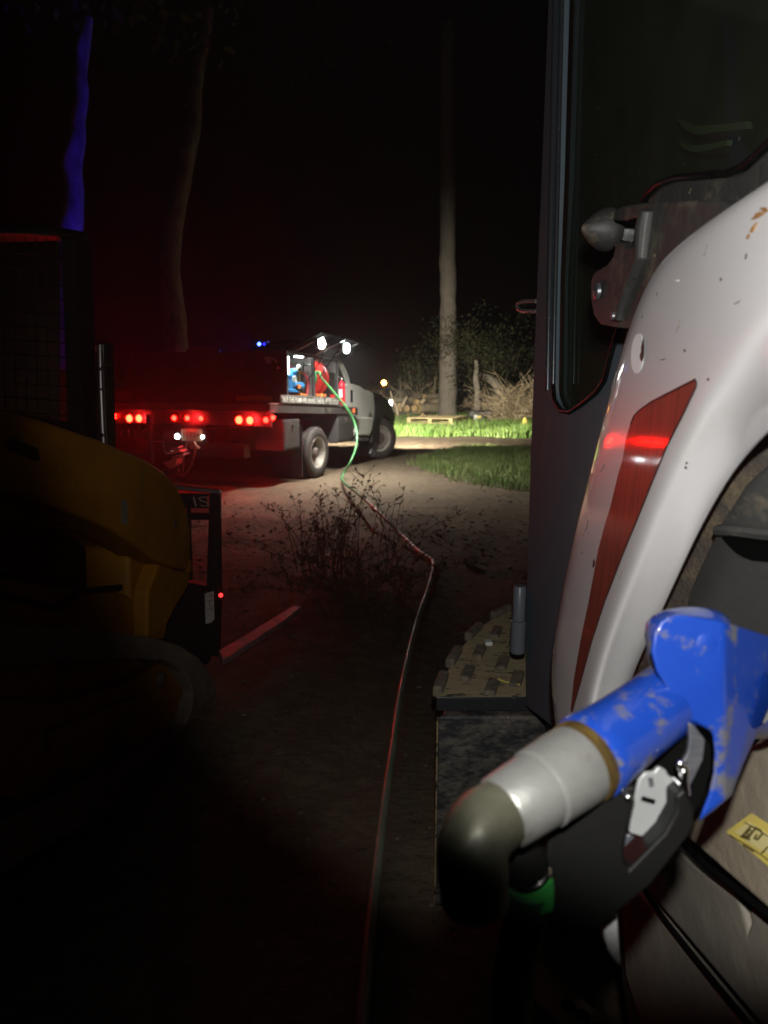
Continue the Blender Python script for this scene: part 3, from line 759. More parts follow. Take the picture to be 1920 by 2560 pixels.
tail(292, 1037, .012, 'tail_lamp_small'); tail(292, 1044, .012, 'tail_lamp_small')
# uprights at the rear left and the mud flaps
for u, w_ in ((377, .05),):
    P = rp(u, 1100, -1.38)
    tb('tow_chain_post', 'truck_black')(MB().box(-1.42, -1.36, P.y - .03, P.y + .03, .3, 1.0))
tb('rear_mud_flap', 'truck_black')(MB().box(-.42, -.40, .02, .55, .06, .82))
tb('rear_mud_flap', 'truck_black')(MB().box(-.42, -.40, W - .55, W - .02, .06, .82))
tb('bumper', 'truck_black')(MB().box(-1.30, -1.15, .45, 2.3, .42, .60))
# licence plate and lamps
P0 = rp(452, 1072, -1.40); P1 = rp(506, 1104, -1.40)
pf = tb('licence_plate', 'plate', bevel=.003)(MB().box(-1.40, -1.392, P1.y, P0.y, P1.z, P0.z))
tv, tf = text_mesh('11724', (P0.y - P1.y) * .78, .07, bold=.01)
q = MB(); q.add([(-1.4025, P0.y - (P0.y - P1.y) * .11 - p.x, P1.z + .055 + p.y) for p in tv], tf); q.build('plate_number', 'plate_ink', pf, local=True, smooth=False)
tb('plate_bracket', 'truck_black')(MB().box(-1.389, -1.332, P1.y - .06, P0.y + .1, P1.z - .03, P0.z + .05))
for (u, v, r_) in ((443, 1091, .042), (507, 1092, .026)):
    P = rp(u, v, -1.41)
    h = tb('plate_light', 'truck_black')(MB().lathe((-1.39, P.y, P.z), (-1, 0, 0), [(0, r_ * 1.2), (.02, r_ * 1.2), (.024, r_ * .9)], 14))
    MB().lathe((-1.395, P.y, P.z), (-1, 0, 0), [(0, r_ * .8), (.03, r_ * .7), (.034, 0)], 14).build('lens', 'plate_lamp', h, local=True)
# pintle hitch with safety chains
def RPX(pts, so): return [rp(u, v, so) for u, v in pts]
hp = RPX([(462, 1105), (484, 1103), (488, 1113), (494, 1118), (497, 1121), (488, 1124), (478, 1122), (472, 1118), (470, 1108)], -1.46)
tb('hitch_plate', 'hitch', bevel=.006)(MB().prism(hp, (.05, 0, 0)))
tb('hitch_link', 'hitch')(MB().tube(RPX([(467, 1108), (463, 1128), (459, 1142), (452, 1144)], -1.47), .014, 8))
tongue = MB()
tongue.prism(RPX([(411, 1134), (449, 1125), (455, 1130), (425, 1136)], -1.62), (.14, 0, .012))
tongue.prism(RPX([(430, 1122), (446, 1117), (448, 1120), (432, 1124)], -1.60), (.1, 0, .01))
tongue.prism(RPX([(427, 1142), (458, 1135), (459, 1138), (430, 1144)], -1.62), (.14, 0, .012))
tb('ball_mount', 'hitch_red', split=True)(tongue)
tb('receiver', 'hitch_red', bevel=.006)(MB().prism(RPX([(408, 1158), (435, 1145), (442, 1148), (440, 1160), (422, 1171)], -1.66), (.14, 0, 0)))
def chain(name, pts, m='hitch'):
    P = smoothpath(pts, 9); q = MB()
    for i in range(0, len(P) - 1):
        q.obox((P[i] + P[i + 1]) / 2, P[i + 1] - P[i], (1, 0, 0), (P[i + 1] - P[i]).cross(Vector((1, 0, 0))), (P[i + 1] - P[i]).length * .62, .011 if i % 2 else .005, .005 if i % 2 else .011)
    tb(name, m)(q)
chain('safety_chain', RPX([(489, 1124), (484, 1145), (478, 1165), (466, 1181), (455, 1190), (449, 1184), (446, 1170)], -1.46))
chain('safety_chain', RPX([(459, 1144), (458, 1165), (456, 1186)], -1.47))
chain('brake_cable', RPX([(436, 1078), (411, 1086), (407, 1105), (411, 1128), (418, 1140)], -1.45), 'truck_black')

# enclosure on the deck: a dark shell with the open compartment on our side
ZB, ZT, S0, S1, WI = 1.235, 1.835, -.87, .83, 1.05
enc = MB()
enc.box(S0, S1, WI, W - .1, 1.10, ZT + .0)                     # tank housing beyond
enc.box(S0, S0 + .02, .0, WI - .002, 1.10, ZT)                 # rear panel
enc.box(S1 - .02, S1, .0, WI - .002, 1.10, ZT)                 # front panel
enc.box(S0 + .022, S1 - .022, .0, WI - .002, ZT - .02, ZT)     # roof
enc.box(S0 + .022, S1 - .022, .0, WI - .002, 1.20, ZB)         # floor
enc.box(-.045, -.012, .0, WI - .002, ZB + .002, ZT - .022)     # divider
tb('enclosure_panel', 'truck_black', fn=sh, split=True)(enc)
ln = MB()
ln.box(S0 + .022, S1 - .022, WI - .012, WI - .004, ZB + .3, ZT - .022)
ln.box(S0 + .0215, S0 + .026, .03, WI - .02, ZB + .002, ZT - .03)
ln.box(-.0505, -.0455, .03, WI - .02, ZB + .002, ZT - .03); ln.box(-.0115, -.0065, .03, WI - .02, ZB + .002, ZT - .03)
ln.box(S1 - .027, S1 - .0225, .03, WI - .02, ZB + .002, ZT - .03)
tb('cabinet_lining', 'cab_interior', fn=sh, split=True)(ln)
fr = MB()
for x0, x1 in ((S0 - .005, S0 + .03), (-.05, -.008), (S1 - .03, S1 + .005)): fr.box(x0, x1, -.012, -.0005, 1.2, ZT)
fr.box(S0 + .031, S1 - .031, -.012, -.0005, ZT - .035, ZT - .001); fr.box(S0 + .031, S1 - .031, -.012, -.0005, ZB - .03, ZB)
tb('cabinet_frame', 'toolbox', fn=sh, split=True)(fr)
# slogan strip under the opening
x0 = sp(697, 988).x; x1 = sp(846, 996).x
st = tb('slogan_board', 'strip_bg', fn=sh)(MB().box(x0, x1, -.02, -.0125, 1.118, 1.228))
tb('slogan_trim', 'deck_edge', fn=sh)(MB().box(x0, x1, -.03, -.0205, 1.222, 1.229))
tv, tf = text_mesh('"SKIP THE PUMP WE BRING THE PUMP TO YOU!"', (x1 - x0) * .97, .083, bold=.008)
q = MB(); q.add([(x0 + (x1 - x0) * .015 + p.x, -.0215, 1.131 + p.y) for p in tv], tf); q.build('lettering', 'strip_text', st, local=True, fn=sh, smooth=False)
# gull-wing door raised above the opening, with hinge studs and two work lights
hz = ZT + .0
door = MB()
dn = [(S0 + .02, .0, ZT + .006), (S1 + .12, .0, ZT + .006), (S1 + .16, -.52, ZT + .23), (S0 + .06, -.52, ZT + .23)]
door.prism([Vector(p) for p in dn], (0, .008, .022))
tb('raised_door', 'black', fn=sh)(door)
rib = MB()
for x in (S0 + .2, -.05, .45): rib.prism([Vector((x, -.03, ZT + .002)), Vector((x + .04, -.03, ZT + .002)), Vector((x + .05, -.5, ZT + .205)), Vector((x + .01, -.5, ZT + .205))], (0, .003, .012))
tb('door_rib', 'truck_black', fn=sh, split=True)(rib)
q = MB()
for i in range(9):
    x = S0 + .2 + i * .17; q.ball((x, -.012, ZT + .012), .012, 8)
tb('hinge_stud', 'chrome', fn=sh, split=True)(q)
for (a, b_) in (((-.32, -.016, 1.42), (-.24, -.40, 2.02)), ((.10, -.016, 1.5), (.16, -.40, 2.02))):
    tb('gas_strut', 'black')(MB().tube([a, b_], .008, 6))
tb('door_edge_trim', 'brass', fn=sh)(MB().tube([(-.04, -.08, ZT + .04), (-.12, -.3, ZT + .12)], .02, 6))
for (u, v) in ((806, 858), (868, 870)):
    P = sp(u, v, -.42)
    h = tb('work_light', 'truck_black', bevel=.006)(MB().box(P.x - .09, P.x + .09, -.40, -.34, P.z - .075, P.z + .075))
    MB().lathe((P.x, -.4005, P.z), (0, -1, 0), [(0, .08), (.02, .075), (.04, .05), (.046, 0)], 20).build('lens', 'flood', h, local=True)
    MB().box(P.x - .012, P.x + .012, -.39, -.36, P.z + .056, P.z + .13).build('bracket', 'steel', h, local=True)
    L_ = lamp('work_light_beam', 'SPOT', TW(P.x, -.44, P.z), 640, (1.0, .97, .89), T, aim=TW(P.x + (.1 if u < 850 else .9), -.75, 0), size=.05, spot=R(152), blend=.85)
# cabinet lamps
v0 = sp(719, 884, .02); v1 = sp(723, 926, .02)
tb('light_strip', 'led', bevel=.006)(MB().box(S0 + .031, S0 + .068, -.013, .02, ZB + .32, ZT - .04))
tb('light_strip', 'led')(MB().box(-.42, -.18, .09, .115, 1.80, 1.82))
lamp('cabinet_light', 'SPOT', TW(-.60, .06, 1.78), 14, (.95, 1, .96), T, aim=TW(-.35, .25, 1.3), size=.04, spot=R(140), blend=.6)
lamp('cabinet_light', 'SPOT', TW(.12, .05, 1.78), 12, (.95, 1, .96), T, aim=TW(.35, .3, 1.3), size=.04, spot=R(140), blend=.6)
# pump gear inside
pump = MB(); px_, py_ = -.44, .15
pump.lathe((px_, py_, ZB + .05), (0, 0, 1), [(0, .10), (.03, .10), (.05, .075), (.2, .07), (.22, .09), (.27, .09), (.3, .05), (.33, .045), (.34, 0)], 18)
pump.lathe((px_ - .06, py_ - .03, ZB + .15), (1, -.2, 0), [(0, .0), (.0, .06), (.2, .06), (.21, .045), (.26, .04), (.26, 0)], 14)
pump.ball((px_ - .03, py_ - .06, ZB + .34), .05, 12)
tb('pump', 'pump_blue', fn=sh)(pump)
q = MB(); q.tube(smoothpath([(px_, py_ - .08, ZB + .37), (px_ + .09, .09, ZB + .39), (px_ + .14, .10, ZB + .33), (px_ + .15, .10, ZB + .05)], 5), .017, 8); q.ball((px_ + .13, .09, ZB + .34), .03, 10); q.ball((px_ + .15, .10, ZB + .12), .026, 10)
tb('brass_pipe', 'pipe_brass', fn=sh)(q)
tb('meter', 'white_lbl', fn=sh, bevel=.01)(MB().box(px_ - .13, px_ - .07, .02, .07, ZB + .19, ZB + .27))
q = MB(); q.lathe((px_ - .02, .035, ZB + .13), (-.3, -1, 0), [(0, .035), (.02, .03), (.021, 0)], 12); tb('valve_handle', 'orange_paint', fn=sh)(q)
tb('drip_tray', 'orange_paint', fn=sh, bevel=.008)(MB().box(px_ + .06, px_ + .26, .03, .16, ZB + .004, ZB + .035))
tb('motor', 'truck_black', fn=sh, bevel=.02)(MB().box(-.26, -.06, .16, .5, ZB + .05, ZB + .40))
bxx = tb('control_box', 'toolbox', fn=sh, bevel=.008)(MB().box(-.10, -.052, .14, .44, ZB + .30, ZB + .50))
tb('warning_disc', 'red_rubber', fn=sh)(MB().lathe((-.101, .34, ZB + .42), (-1, 0, 0), [(0, .026), (.004, .026), (.005, 0)], 12))
tb('suction_hose', 'red_rubber', fn=sh)(MB().tube(smoothpath([(-.22, .10, ZB + .34), (-.15, .07, ZB + .30), (-.11, .055, ZB + .18), (-.13, .07, ZB + .03)], 6), .020, 10))
tb('cross_pipe', 'steel', fn=sh)(MB().tube([(-.08, .02, ZT - .14), (-.08, .9, ZT - .14)], .012, 8))
tb('valve', 'white_lbl', fn=sh)(MB().ball((px_ + .1, .08, ZB + .42), .035, 10).tube([(px_ + .1, .08, ZB + .42), (px_ - .01, .06, ZB + .36)], .012, 6))
# hose reel
rc = Vector((.34, .28, ZB + .30))
reel = MB()
reel.lathe(rc, (1, 0, 0), [(-.012, .06), (-.012, .26), (-.004, .27), (.004, .27), (.006, .06)], 36)
reel.lathe(rc + Vector((.17, 0, 0)), (1, 0, 0), [(-.006, .06), (-.006, .26), (.0, .27), (.008, .27), (.01, .06)], 36)
rl = tb('hose_reel', 'red_paint', fn=sh)(reel)
MB().lathe(rc + Vector((-.03, 0, 0)), (1, 0, 0), [(0, 0), (0, .06), (.02, .06), (.21, .06), (.211, .0)], 18).build('hub', 'steel', rl, local=True, fn=sh)
coil = MB()
for k in range(5):
    n_ = 26; coil.tube([rc + Vector((.025 + k * .027, math.cos(2 * math.pi * j / n_) * .19, math.sin(2 * math.pi * j / n_) * .19)) for j in range(n_ + 1)], .014, 8, caps=False)
coil.tube([rc + Vector((-.03, math.cos(a_) * .15, math.sin(a_) * .15)) for a_ in [math.pi * (.75 + .55 * j / 10) for j in range(11)]], .02, 8)
coil.build('wound_hose', 'hose', rl, local=True, fn=sh)
tb('reel_foot', 'orange_paint', fn=sh, bevel=.01)(MB().box(.30, .50, .05, .42, ZB + .004, ZB + .05))
tb('end_panel', 'truck_black', fn=sh)(MB().box(.76, .80, .03, .6, ZB + .01, ZT - .2))
tb('red_cap', 'red_paint', fn=sh)(MB().box(.66, .72, .01, .06, ZB + .004, ZB + .05))
# dull sign and louvres on the rear panel
q = MB()
for i in range(6):
    P = rp(660 + i * .0, 894 + i * 2.6, S0 - .004); P2 = rp(677 + (3 if i < 2 else -1 + i * .3), 894 + i * 2.6, S0 - .004)
    q.box(S0 - .006, S0 - .001, P2.y, P.y - i * .008, P.z - .004, P.z + .004)
for i in range(5):
    P = rp(681 + i * 1.8, 896 + i * 2.4, S0 - .004); P2 = rp(688 + i * 1.6, 896 + i * 2.4, S0 - .004)
    q.box(S0 - .006, S0 - .001, P2.y, P.y, P.z - .004, P.z + .004)
tb('louvre', 'deck_edge', split=True)(q)
P = rp(600, 898, S0); P2 = rp(611, 918, S0)
tb('rear_label', 'toolbox')(MB().box(S0 - .005, S0 - .001, P2.y, P.y, P2.z, P.z))
P = rp(465, 872, S0); P2 = rp(552, 918, S0)
tb('rear_sign', 'skirt_black')(MB().box(S0 - .006, S0 - .001, P2.y, P.y, P2.z, P.z))
tb('door_knob', 'chrome', fn=sh)(MB().ball((S0 - .01, .12, 1.60), .014, 10))
P = rp(592, 990, S0); P2 = rp(681, 1003, S0)
tb('rear_reflector', 'orange_paint')(MB().box(S0 - .005, S0 - .001, P2.y, P.y, P2.z, P.z))
# beacon rack with blue lamps on the headboard
PB = rp(600, 862, .6); PE = rp(745, 862, .6)
rk = MB(); rk.box(.58, .63, .2, 1.5, 2.06, 2.10); rk.box(.58, .63, .25, .29, ZT - .03, 2.06); rk.box(.58, .63, 1.4, 1.44, ZT - .03, 2.06)
tb('beacon_rack', 'loader_black', split=True)(rk)
P = rp(653, 860, -.3)
bx = tb('beacon', 'glass_dark', bevel=.008)(MB().box(-.30, -.22, P.y - .10, P.y + .10, P.z - .035, P.z + .045))
MB().ball((-.31, P.y + .03, P.z), .026, 12).build('lens', 'blue_core', bx, local=True)
MB().ball((-.31, P.y - .055, P.z - .003), .016, 10).build('lens', 'blue_lamp', bx, local=True)
tb('beacon_foot', 'loader_black')(MB().box(-.28, -.24, P.y - .02, P.y + .02, ZT - .02, P.z - .036))
lamp('beacon_glow', 'SPOT', TW(-.36, P.y, P.z), 60, (.03, .05, 1.0), T, aim=TW(-1.2, P.y + 1.4, ZT - .1), size=.03, spot=R(120), blend=.5)
P3 = sp(760, 852, .3)
tb('side_beacon', 'blue_core')(MB().ball((P3.x, .3, P3.z), .018, 8))
tb('side_beacon_stem', 'loader_black')(MB().box(P3.x - .01, P3.x + .01, .29, .31, ZT - .05, P3.z - .01))
BL = TW(-.36, P.y + .1, P.z + .05)
lamp('beacon_beam', 'SPOT', BL, 330, (.03, .012, 1.0), T, aim=ony(192, 360, 12.6), size=.04, spot=R(42), blend=.7)
# toolboxes below the deck
for (x0, x1, z0, z1, yy) in ((-.94, -.46, .50, .93, .03), (.84, 1.50, .47, .95, .03)):
    bx = tb('toolbox', 'toolbox', bevel=.008)(MB().box(x0, x1, yy, yy + .45, z0, z1))
    cx = x0 + (x1 - x0) * .5; cz = z1 - .11
    tb('door', 'toolbox', parent=bx, bevel=.006)(MB().box(x0 + .02, x1 - .02, yy - .012, yy - .001, z0 + .03, z1 - .02))
    q = MB(); n_ = 14
    q.tube([Vector((cx + .028 * math.cos(2 * math.pi * j / n_), yy - .02, cz + .055 * math.sin(2 * math.pi * j / n_))) for j in range(n_ + 1)], .007, 6, caps=False)
    q.ball((cx, yy - .018, cz), .014, 8)
    tb('latch', 'chrome', parent=bx)(q)
# wheels
def wheel(cx, cy, cz, r_, wd, yaw=0.0, dually=False, name='wheel'):
    ax = Vector((math.sin(yaw), -math.cos(yaw), 0)); o_ = Vector((cx, cy, cz))   # outward
    n = 40; w2 = wd
    h = MB().lathe(o_, ax, [(-w2, r_ * .62), (-w2, r_ * .93), (-w2 + .03, r_), (-.03, r_), (-.005, r_ * .93), (0, r_ * .8), (-.004, r_ * .67), (-.02, r_ * .62)], n)
    wn = tb(name, 'rim_dark')(MB().lathe(o_, ax, [(-w2 * .9, r_ * .3), (-.12 if dually else -.05, r_ * .35), (-.11 if dually else -.03, 0)], 20))
    h.build('tyre', 'tire', wn, local=True, ang=50)
    tr = MB()
    fx = Vector((ax.y, -ax.x, 0))
    for k in range(44):
        a = 2 * math.pi * k / 44
        rad = fx * math.cos(a) + Vector((0, 0, 1)) * math.sin(a); tan = -fx * math.sin(a) + Vector((0, 0, 1)) * math.cos(a)
        for j in range(4):
            y_ = -w2 + .035 + (w2 - .07) * (j + .5) / 4
            tr.obox(o_ + ax * y_ + rad * (r_ + .002) + tan * (.012 if j % 2 else -.012), tan, ax, rad, .018, (w2 - .07) / 8 * .8, .007)
    tr.build('tread', 'tire', wn, local=True, smooth=False, fix=False)
    rm = MB().lathe(o_, ax, [(-.02, r_ * .66), (-.006, r_ * .64), (-.014, r_ * .58), (-.06, r_ * .56), (-.13 if dually else -.05, r_ * .52), (-.135 if dually else -.04, r_ * .3)], n)
    rm.build('rim', 'rim', wn, local=True, ang=50)
    if dually:
        q = MB()
        for k in range(4): q.lathe(o_ + ax * -.132 + Vector((math.cos(k * 1.571 + .7) * r_ * .42, 0, math.sin(k * 1.571 + .7) * r_ * .42)), ax, [(0, .045), (.003, .045), (.004, 0)], 10)
        q.lathe(o_ + ax * -.11, ax, [(0, .09), (.07, .075), (.09, .05), (.091, 0)], 18)
        q.build('hub', 'rim_dark', wn, local=True)
    return wn
wheel(.10, .0, .385, .385, .23, dually=True); wheel(.10, W, .385, .385, .23, yaw=math.pi, dually=True)
wheel(.10, .26, .385, .385, .2, dually=True, name='inner_wheel')
wheel(2.98, .10, .385, .385, .25, yaw=R(-33)); wheel(2.98, W - .1, .385, .385, .25, yaw=math.pi - R(33))
# cab
CW = .12
cabpoly = [(846, 1100), (846, 905), (856, 903), (868, 932), (876, 957), (901, 964), (911, 973), (936, 979), (959, 987), (975, 1002), (977, 1012), (984, 1026), (988, 1030), (988, 1046), (980, 1080), (976, 1076)]
def SP(pts, wo): return [sp(u, v, wo) for u, v in pts]
# silver door and body side
body = SP([(858, 1092), (858, 966), (876, 957), (901, 965), (911, 973), (925, 977), (934, 983), (937, 1010), (937, 1045), (932, 1075), (925, 1090)], CW)
tb('cab_side', 'truck_silver', bevel=.02)(MB().prism(body, (0, .10, 0)))
x0c = body[0].x; xf = body[4].x
low = SP([(888, 1043), (936, 1043), (931, 1074), (924, 1089), (888, 1088)], CW - .04)
tb('rocker_panel', 'truck_silver', bevel=.03)(MB().prism(low, (0, .09, 0)))
# shell: roof, pillars
pil = SP([(848, 905), (856, 903), (868, 930), (877, 957), (868, 958), (860, 932), (852, 915)], CW + .1)
tb('windscreen_pillar', 'truck_silver', bevel=.012)(MB().prism(pil, (0, .09, 0)))
A = sp(854, 904, CW + .1)
rf = MB().box(A.x - 1.05, A.x + .04, CW + .12, W - CW - .12, A.z - .02, A.z + .06)
tb('cab_roof', 'truck_silver', bevel=.04)(rf)
q = MB(); q.box(A.x - 1.1, A.x - 1.03, CW + .12, W - CW - .12, 1.1, A.z - .021)
tb('cab_back', 'truck_silver')(q)
gl = SP([(836, 962), (836, 912), (850, 912), (860, 934), (868, 958)], CW + .13)
tb('side_window', 'glass_dark')(MB().prism(gl, (0, .01, 0)))
ws = MB(); B0 = sp(856, 905, CW + .12); B1 = sp(880, 960, CW + .12)
ws.prism([B0, B1, Vector((B1.x, W - CW - .12, B1.z)), Vector((B0.x, W - CW - .12, B0.z))], (.01, 0, .01))
tb('windscreen', 'glass_dark')(ws)
q = MB(); ds = sp(878, 990, CW)
tb('body_slot', 'black')(MB().box(ds.x - .03, ds.x + .06, CW - .004, CW - .0005, ds.z - .11, ds.z + .10))
h1 = sp(922, 1036, CW)
tb('door_handle', 'steel')(MB().box(h1.x - .05, h1.x + .05, CW - .03, CW - .001, h1.z - .02, h1.z + .02))
# hood and black fender
hood = SP([(901, 1080), (901, 965), (911, 974), (936, 979), (959, 987), (974, 1002), (977, 1014), (977, 1060), (968, 1060), (960, 1040), (948, 1038), (940, 1050), (938, 1080)], CW + .16)
tb('bonnet', 'truck_black', bevel=.05)(MB().prism(hood, (0, W - 2 * CW - .32, 0)))
fl = SP([(930, 1108), (934, 1070), (938, 1030), (943, 1003), (956, 990), (968, 996), (978, 1012), (985, 1030), (988, 1048), (983, 1078), (977, 1088), (978, 1062), (973, 1046), (965, 1038), (957, 1042), (950, 1060), (948, 1090), (944, 1106)], CW - .02)
tb('fender_flare', 'loader_black', bevel=.02)(MB().prism(fl, (0, .30, 0)))
bp_ = SP([(976, 1028), (989, 1031), (989, 1050), (983, 1062), (976, 1062)], CW + .05)
tb('front_bumper', 'chrome', bevel=.02)(MB().prism(bp_, (0, W - 2 * CW - .1, 0)))
HLp = sp(978, 1006, CW + .06)
hl = tb('headlight', 'headlamp', bevel=.01)(MB().box(HLp.x - .03, HLp.x + .0, CW + .03, CW + .09, HLp.z - .06, HLp.z + .05))
mf = SP([(933, 1107), (951, 1104), (951, 1142), (926, 1142), (930, 1125)], CW + .05)
tb('front_mud_flap', 'flap')(MB().prism(mf, (0, .3, 0)))
rb = SP([(888, 1100), (921, 1094), (926, 1098), (921, 1102), (888, 1104)], CW - .1)
tb('running_board', 'toolbox', bevel=.006)(MB().prism(rb, (0, .2, 0)))
flr = MB(); flr.box(x0c, xf, CW + .1, W - CW, .55, .62)
tb('cab_floor', 'truck_black')(flr)
tb('cab_side', 'truck_silver', bevel=.02)(MB().prism([Vector((p.x, W - p.y, p.z)) for p in body], (0, -.10, 0)))
for u, v, e_ in ((337, 1046, 7), (470, 1045, 7), (612, 1050, 9), (672, 1048, 6)):  # added red spots, aimed back at the truck to redden its skirt
    P = rp(u, v, -1.46); lamp('tail_skirt_fill', 'SPOT', TW(P.x, P.y, P.z), e_ * 1.6, (1, .02, .02), T, aim=TW(P.x + 1, P.y, P.z - .25), size=.03, spot=R(150), blend=.7)
# headlight beams
for yy in (CW + .35, W - CW - .35):
    s0 = TW(HLp.x + .62, yy, HLp.z + .02)
    lamp('headlight_beam', 'SPOT', s0, 5200 if yy < 1 else 3400, (1.0, .93, .74), T, aim=TW(HLp.x + 12, yy - .5, -1.6), size=.06, spot=R(92), blend=1.0)
# the lenses give the tail light; the added spots only redden the skirt

# fire extinguisher on the deck corner
p0 = sp(854.5, 1012, -.0)
ex = thing('fire_extinguisher', TW(p0.x, .0, p0.z), 'red fire extinguisher with white label standing on the truck deck corner', 'fire extinguisher')
ec = TW(p0.x, .0, p0.z); k_ = 14.0 / 13
MB().lathe(ec, (0, 0, 1), [(0, 0), (0, .052), (.01, .058), (.30, .058), (.34, .05), (.37, .03), (.385, .022), (.39, 0)], 22).build('cylinder', 'ext_red', ex)
MB().lathe(ec + Vector((0, 0, .285)), (0, 0, 1), [(0, .0595), (.008, .0595)], 22).build('band', 'black', ex)
q = MB(); lb = []
for i in range(7):
    a = -2.35 + i * .17; lb.append((ec.x + math.cos(a) * .0592, ec.y + math.sin(a) * .0592))
for i in range(6): q.add([(lb[i][0], lb[i][1], ec.z + .12), (lb[i + 1][0], lb[i + 1][1], ec.z + .12), (lb[i + 1][0], lb[i + 1][1], ec.z + .25), (lb[i][0], lb[i][1], ec.z + .25)], [(0, 1, 2, 3)])
q.build('label_patch', 'white_lbl', ex)
MB().lathe(ec + Vector((0, 0, .392)), (0, 0, 1), [(0, .02), (.02, .02), (.03, .014), (.045, .012), (.046, 0)], 12).build('valve', 'steel', ex)
MB().tube([ec + Vector((-.01, 0, .43)), ec + Vector((-.05, -.01, .455)), ec + Vector((-.09, -.02, .45))], .007, 6).build('lever', 'steel', ex)

# ================================================================== HOSE
hp_ = [TW(.31, .2, ZB + .36), TW(.30, .06, ZB + .36), TW(*sp(805, 946, -.05)), TW(*sp(838, 985, -.16)), TW(*sp(868, 1022, -.28)), TW(*sp(886, 1055, -.36)), TW(*sp(893, 1090, -.45)), TW(*sp(889, 1122, -.50)), TW(*sp(876, 1155, -.52))]
gp = [(857, 1188, .06), (856, 1199, .10), (866, 1212, .16), (890, 1230, .20), (925, 1260, .22), (965, 1298, .16), (1005, 1338, .07), (1045, 1376, .04), (1075, 1396, .03), (1084, 1406, .03), (1082, 1430, .02), (1070, 1475, .02), (1050, 1530, .02), (1030, 1600, .02), (1012, 1680, .02), (997, 1760, .02), (985, 1850, .02), (970, 1950, .02), (955, 2060, .02), (942, 2180, .02), (925, 2330, .02), (912, 2480, .02), (903, 2600, .02)]
hp_ += [onz(u, v, z) for u, v, z in gp]
nozz_end = cp(1322, 2215, .44)
tail_pts = [Vector((-.06, .95, .02)), Vector((.0, .62, .03)), Vector((.13, .45, .2)), Vector((.15, .40, .6)), nozz_end + Vector((.0, .02, -.16)), nozz_end]
HS = thing('fuel_hose', onz(1084, 1406), 'long green fuel hose running from the truck reel over the weeds to the nozzle', 'hose')
path = smoothpath(hp_ + tail_pts, 8)
i_a = 8 * 13; i_b = 8 * 20
MB().tube(path[:i_a + 1], .0185, 12).build('hose_line', 'hose', HS)
MB().tube(path[i_a:i_b + 1], .0165, 12).build('hose_line', 'hose_dust_sheen', HS)
M['hose_near_sheen'] = mat('hose_near_sheen', (0.32, 0.33, 0.27), 0.35, coat=0.4, col2=(0.20, 0.25, 0.17), scale=8)  # pale hose colour with the lamp highlight painted in
i_c = len(path) - 18
MB().tube(path[i_b:i_c + 1], .0165, 14).build('hose_line', 'hose_near_sheen', HS)
M['hose_riser'] = mat('hose_riser', (.012, .05, .02), .5)
MB().tube(path[i_c:], .0140, 12).build('hose_line', 'hose_riser', HS)
for u, v, r_, m_ in ((1010, 1343, 1.12, 'hose_tie'), (1016, 1349, 1.12, 'hose_tie'), (1030, 1363, 1.12, 'hose_tie'), (1052, 1384, 1.12, 'hose_tie'), (1060, 1389, 1.12, 'hose_tie'), (1069, 1394, 1.12, 'hose_tie'), (1022, 1355, 1.07, 'hose_wrap'), (1041, 1373, 1.07, 'hose_wrap')):
    P = min(path, key=lambda q_: (q_ - onz(u, v, .05)).length); i = path.index(P)
    d = (path[min(i + 1, len(path) - 1)] - path[i - 1]).normalized(); L_ = .012 if m_ == 'hose_tie' else .06
    MB().tube([P - d * L_, P + d * L_], .0165 * r_, 12).build('wrap', m_, HS)

# ================================================================== WHITE MACHINE (right)
XC = .36
EX = thing('compact_excavator', (.9, 1.3, 0), 'white and black compact digger with a red stripe, being refuelled in the foreground', 'digger')
def E(name, m, **k): return lambda mb: mb.build(name, m, k.pop('parent', EX), **k)
def XP(pts, x): return [onx(u, v, x) for u, v in pts]
NW = Vector((1, -.03, -.05)); CWP = .1725
def WP(u, v, off=0.0): return onp(u, v, NW, CWP + off)
# pillar + lower door panel
fpoly = [(1376, -90), (1371, 0), (1352, 480), (1339, 800), (1326, 1150), (1316, 1500), (1314, 1765), (1380, 1817), (1440, 1830), (1520, 1500), (1600, 1150), (1680, 820),
         (1560, 800), (1546, 823), (1530, 870), (1512, 950), (1494, 978), (1450, 1012), (1428, 1028), (1408, 1030), (1393, 1015), (1384, 990), (1382, 970), (1386, 700), (1396, 440), (1408, 0), (1412, -90)]
df = E('door_frame', 'cab_black', bevel=.003, seg=2)(MB().prism(XP(fpoly, XC), (.014, 0, 0)))
E('frame_trim', 'cab_gloss')(MB().tube(XP([(1392, -90), (1389, 0), (1383, 300), (1376, 600), (1372, 800), (1369, 975)], XC - .003), .0062, 12))
E('frame_trim', 'cab_gloss')(MB().tube(XP([(1408, -90), (1405, 0), (1398, 300), (1391, 600), (1386, 800), (1383, 960)], XC - .003), .0048, 12))
E('window_seal', 'black_plastic')(MB().tube(XP([(1383, 962), (1386, 1000), (1402, 1026), (1424, 1030), (1455, 1010), (1492, 980), (1512, 950), (1532, 870), (1550, 815)], XC - .003), .0048, 12))
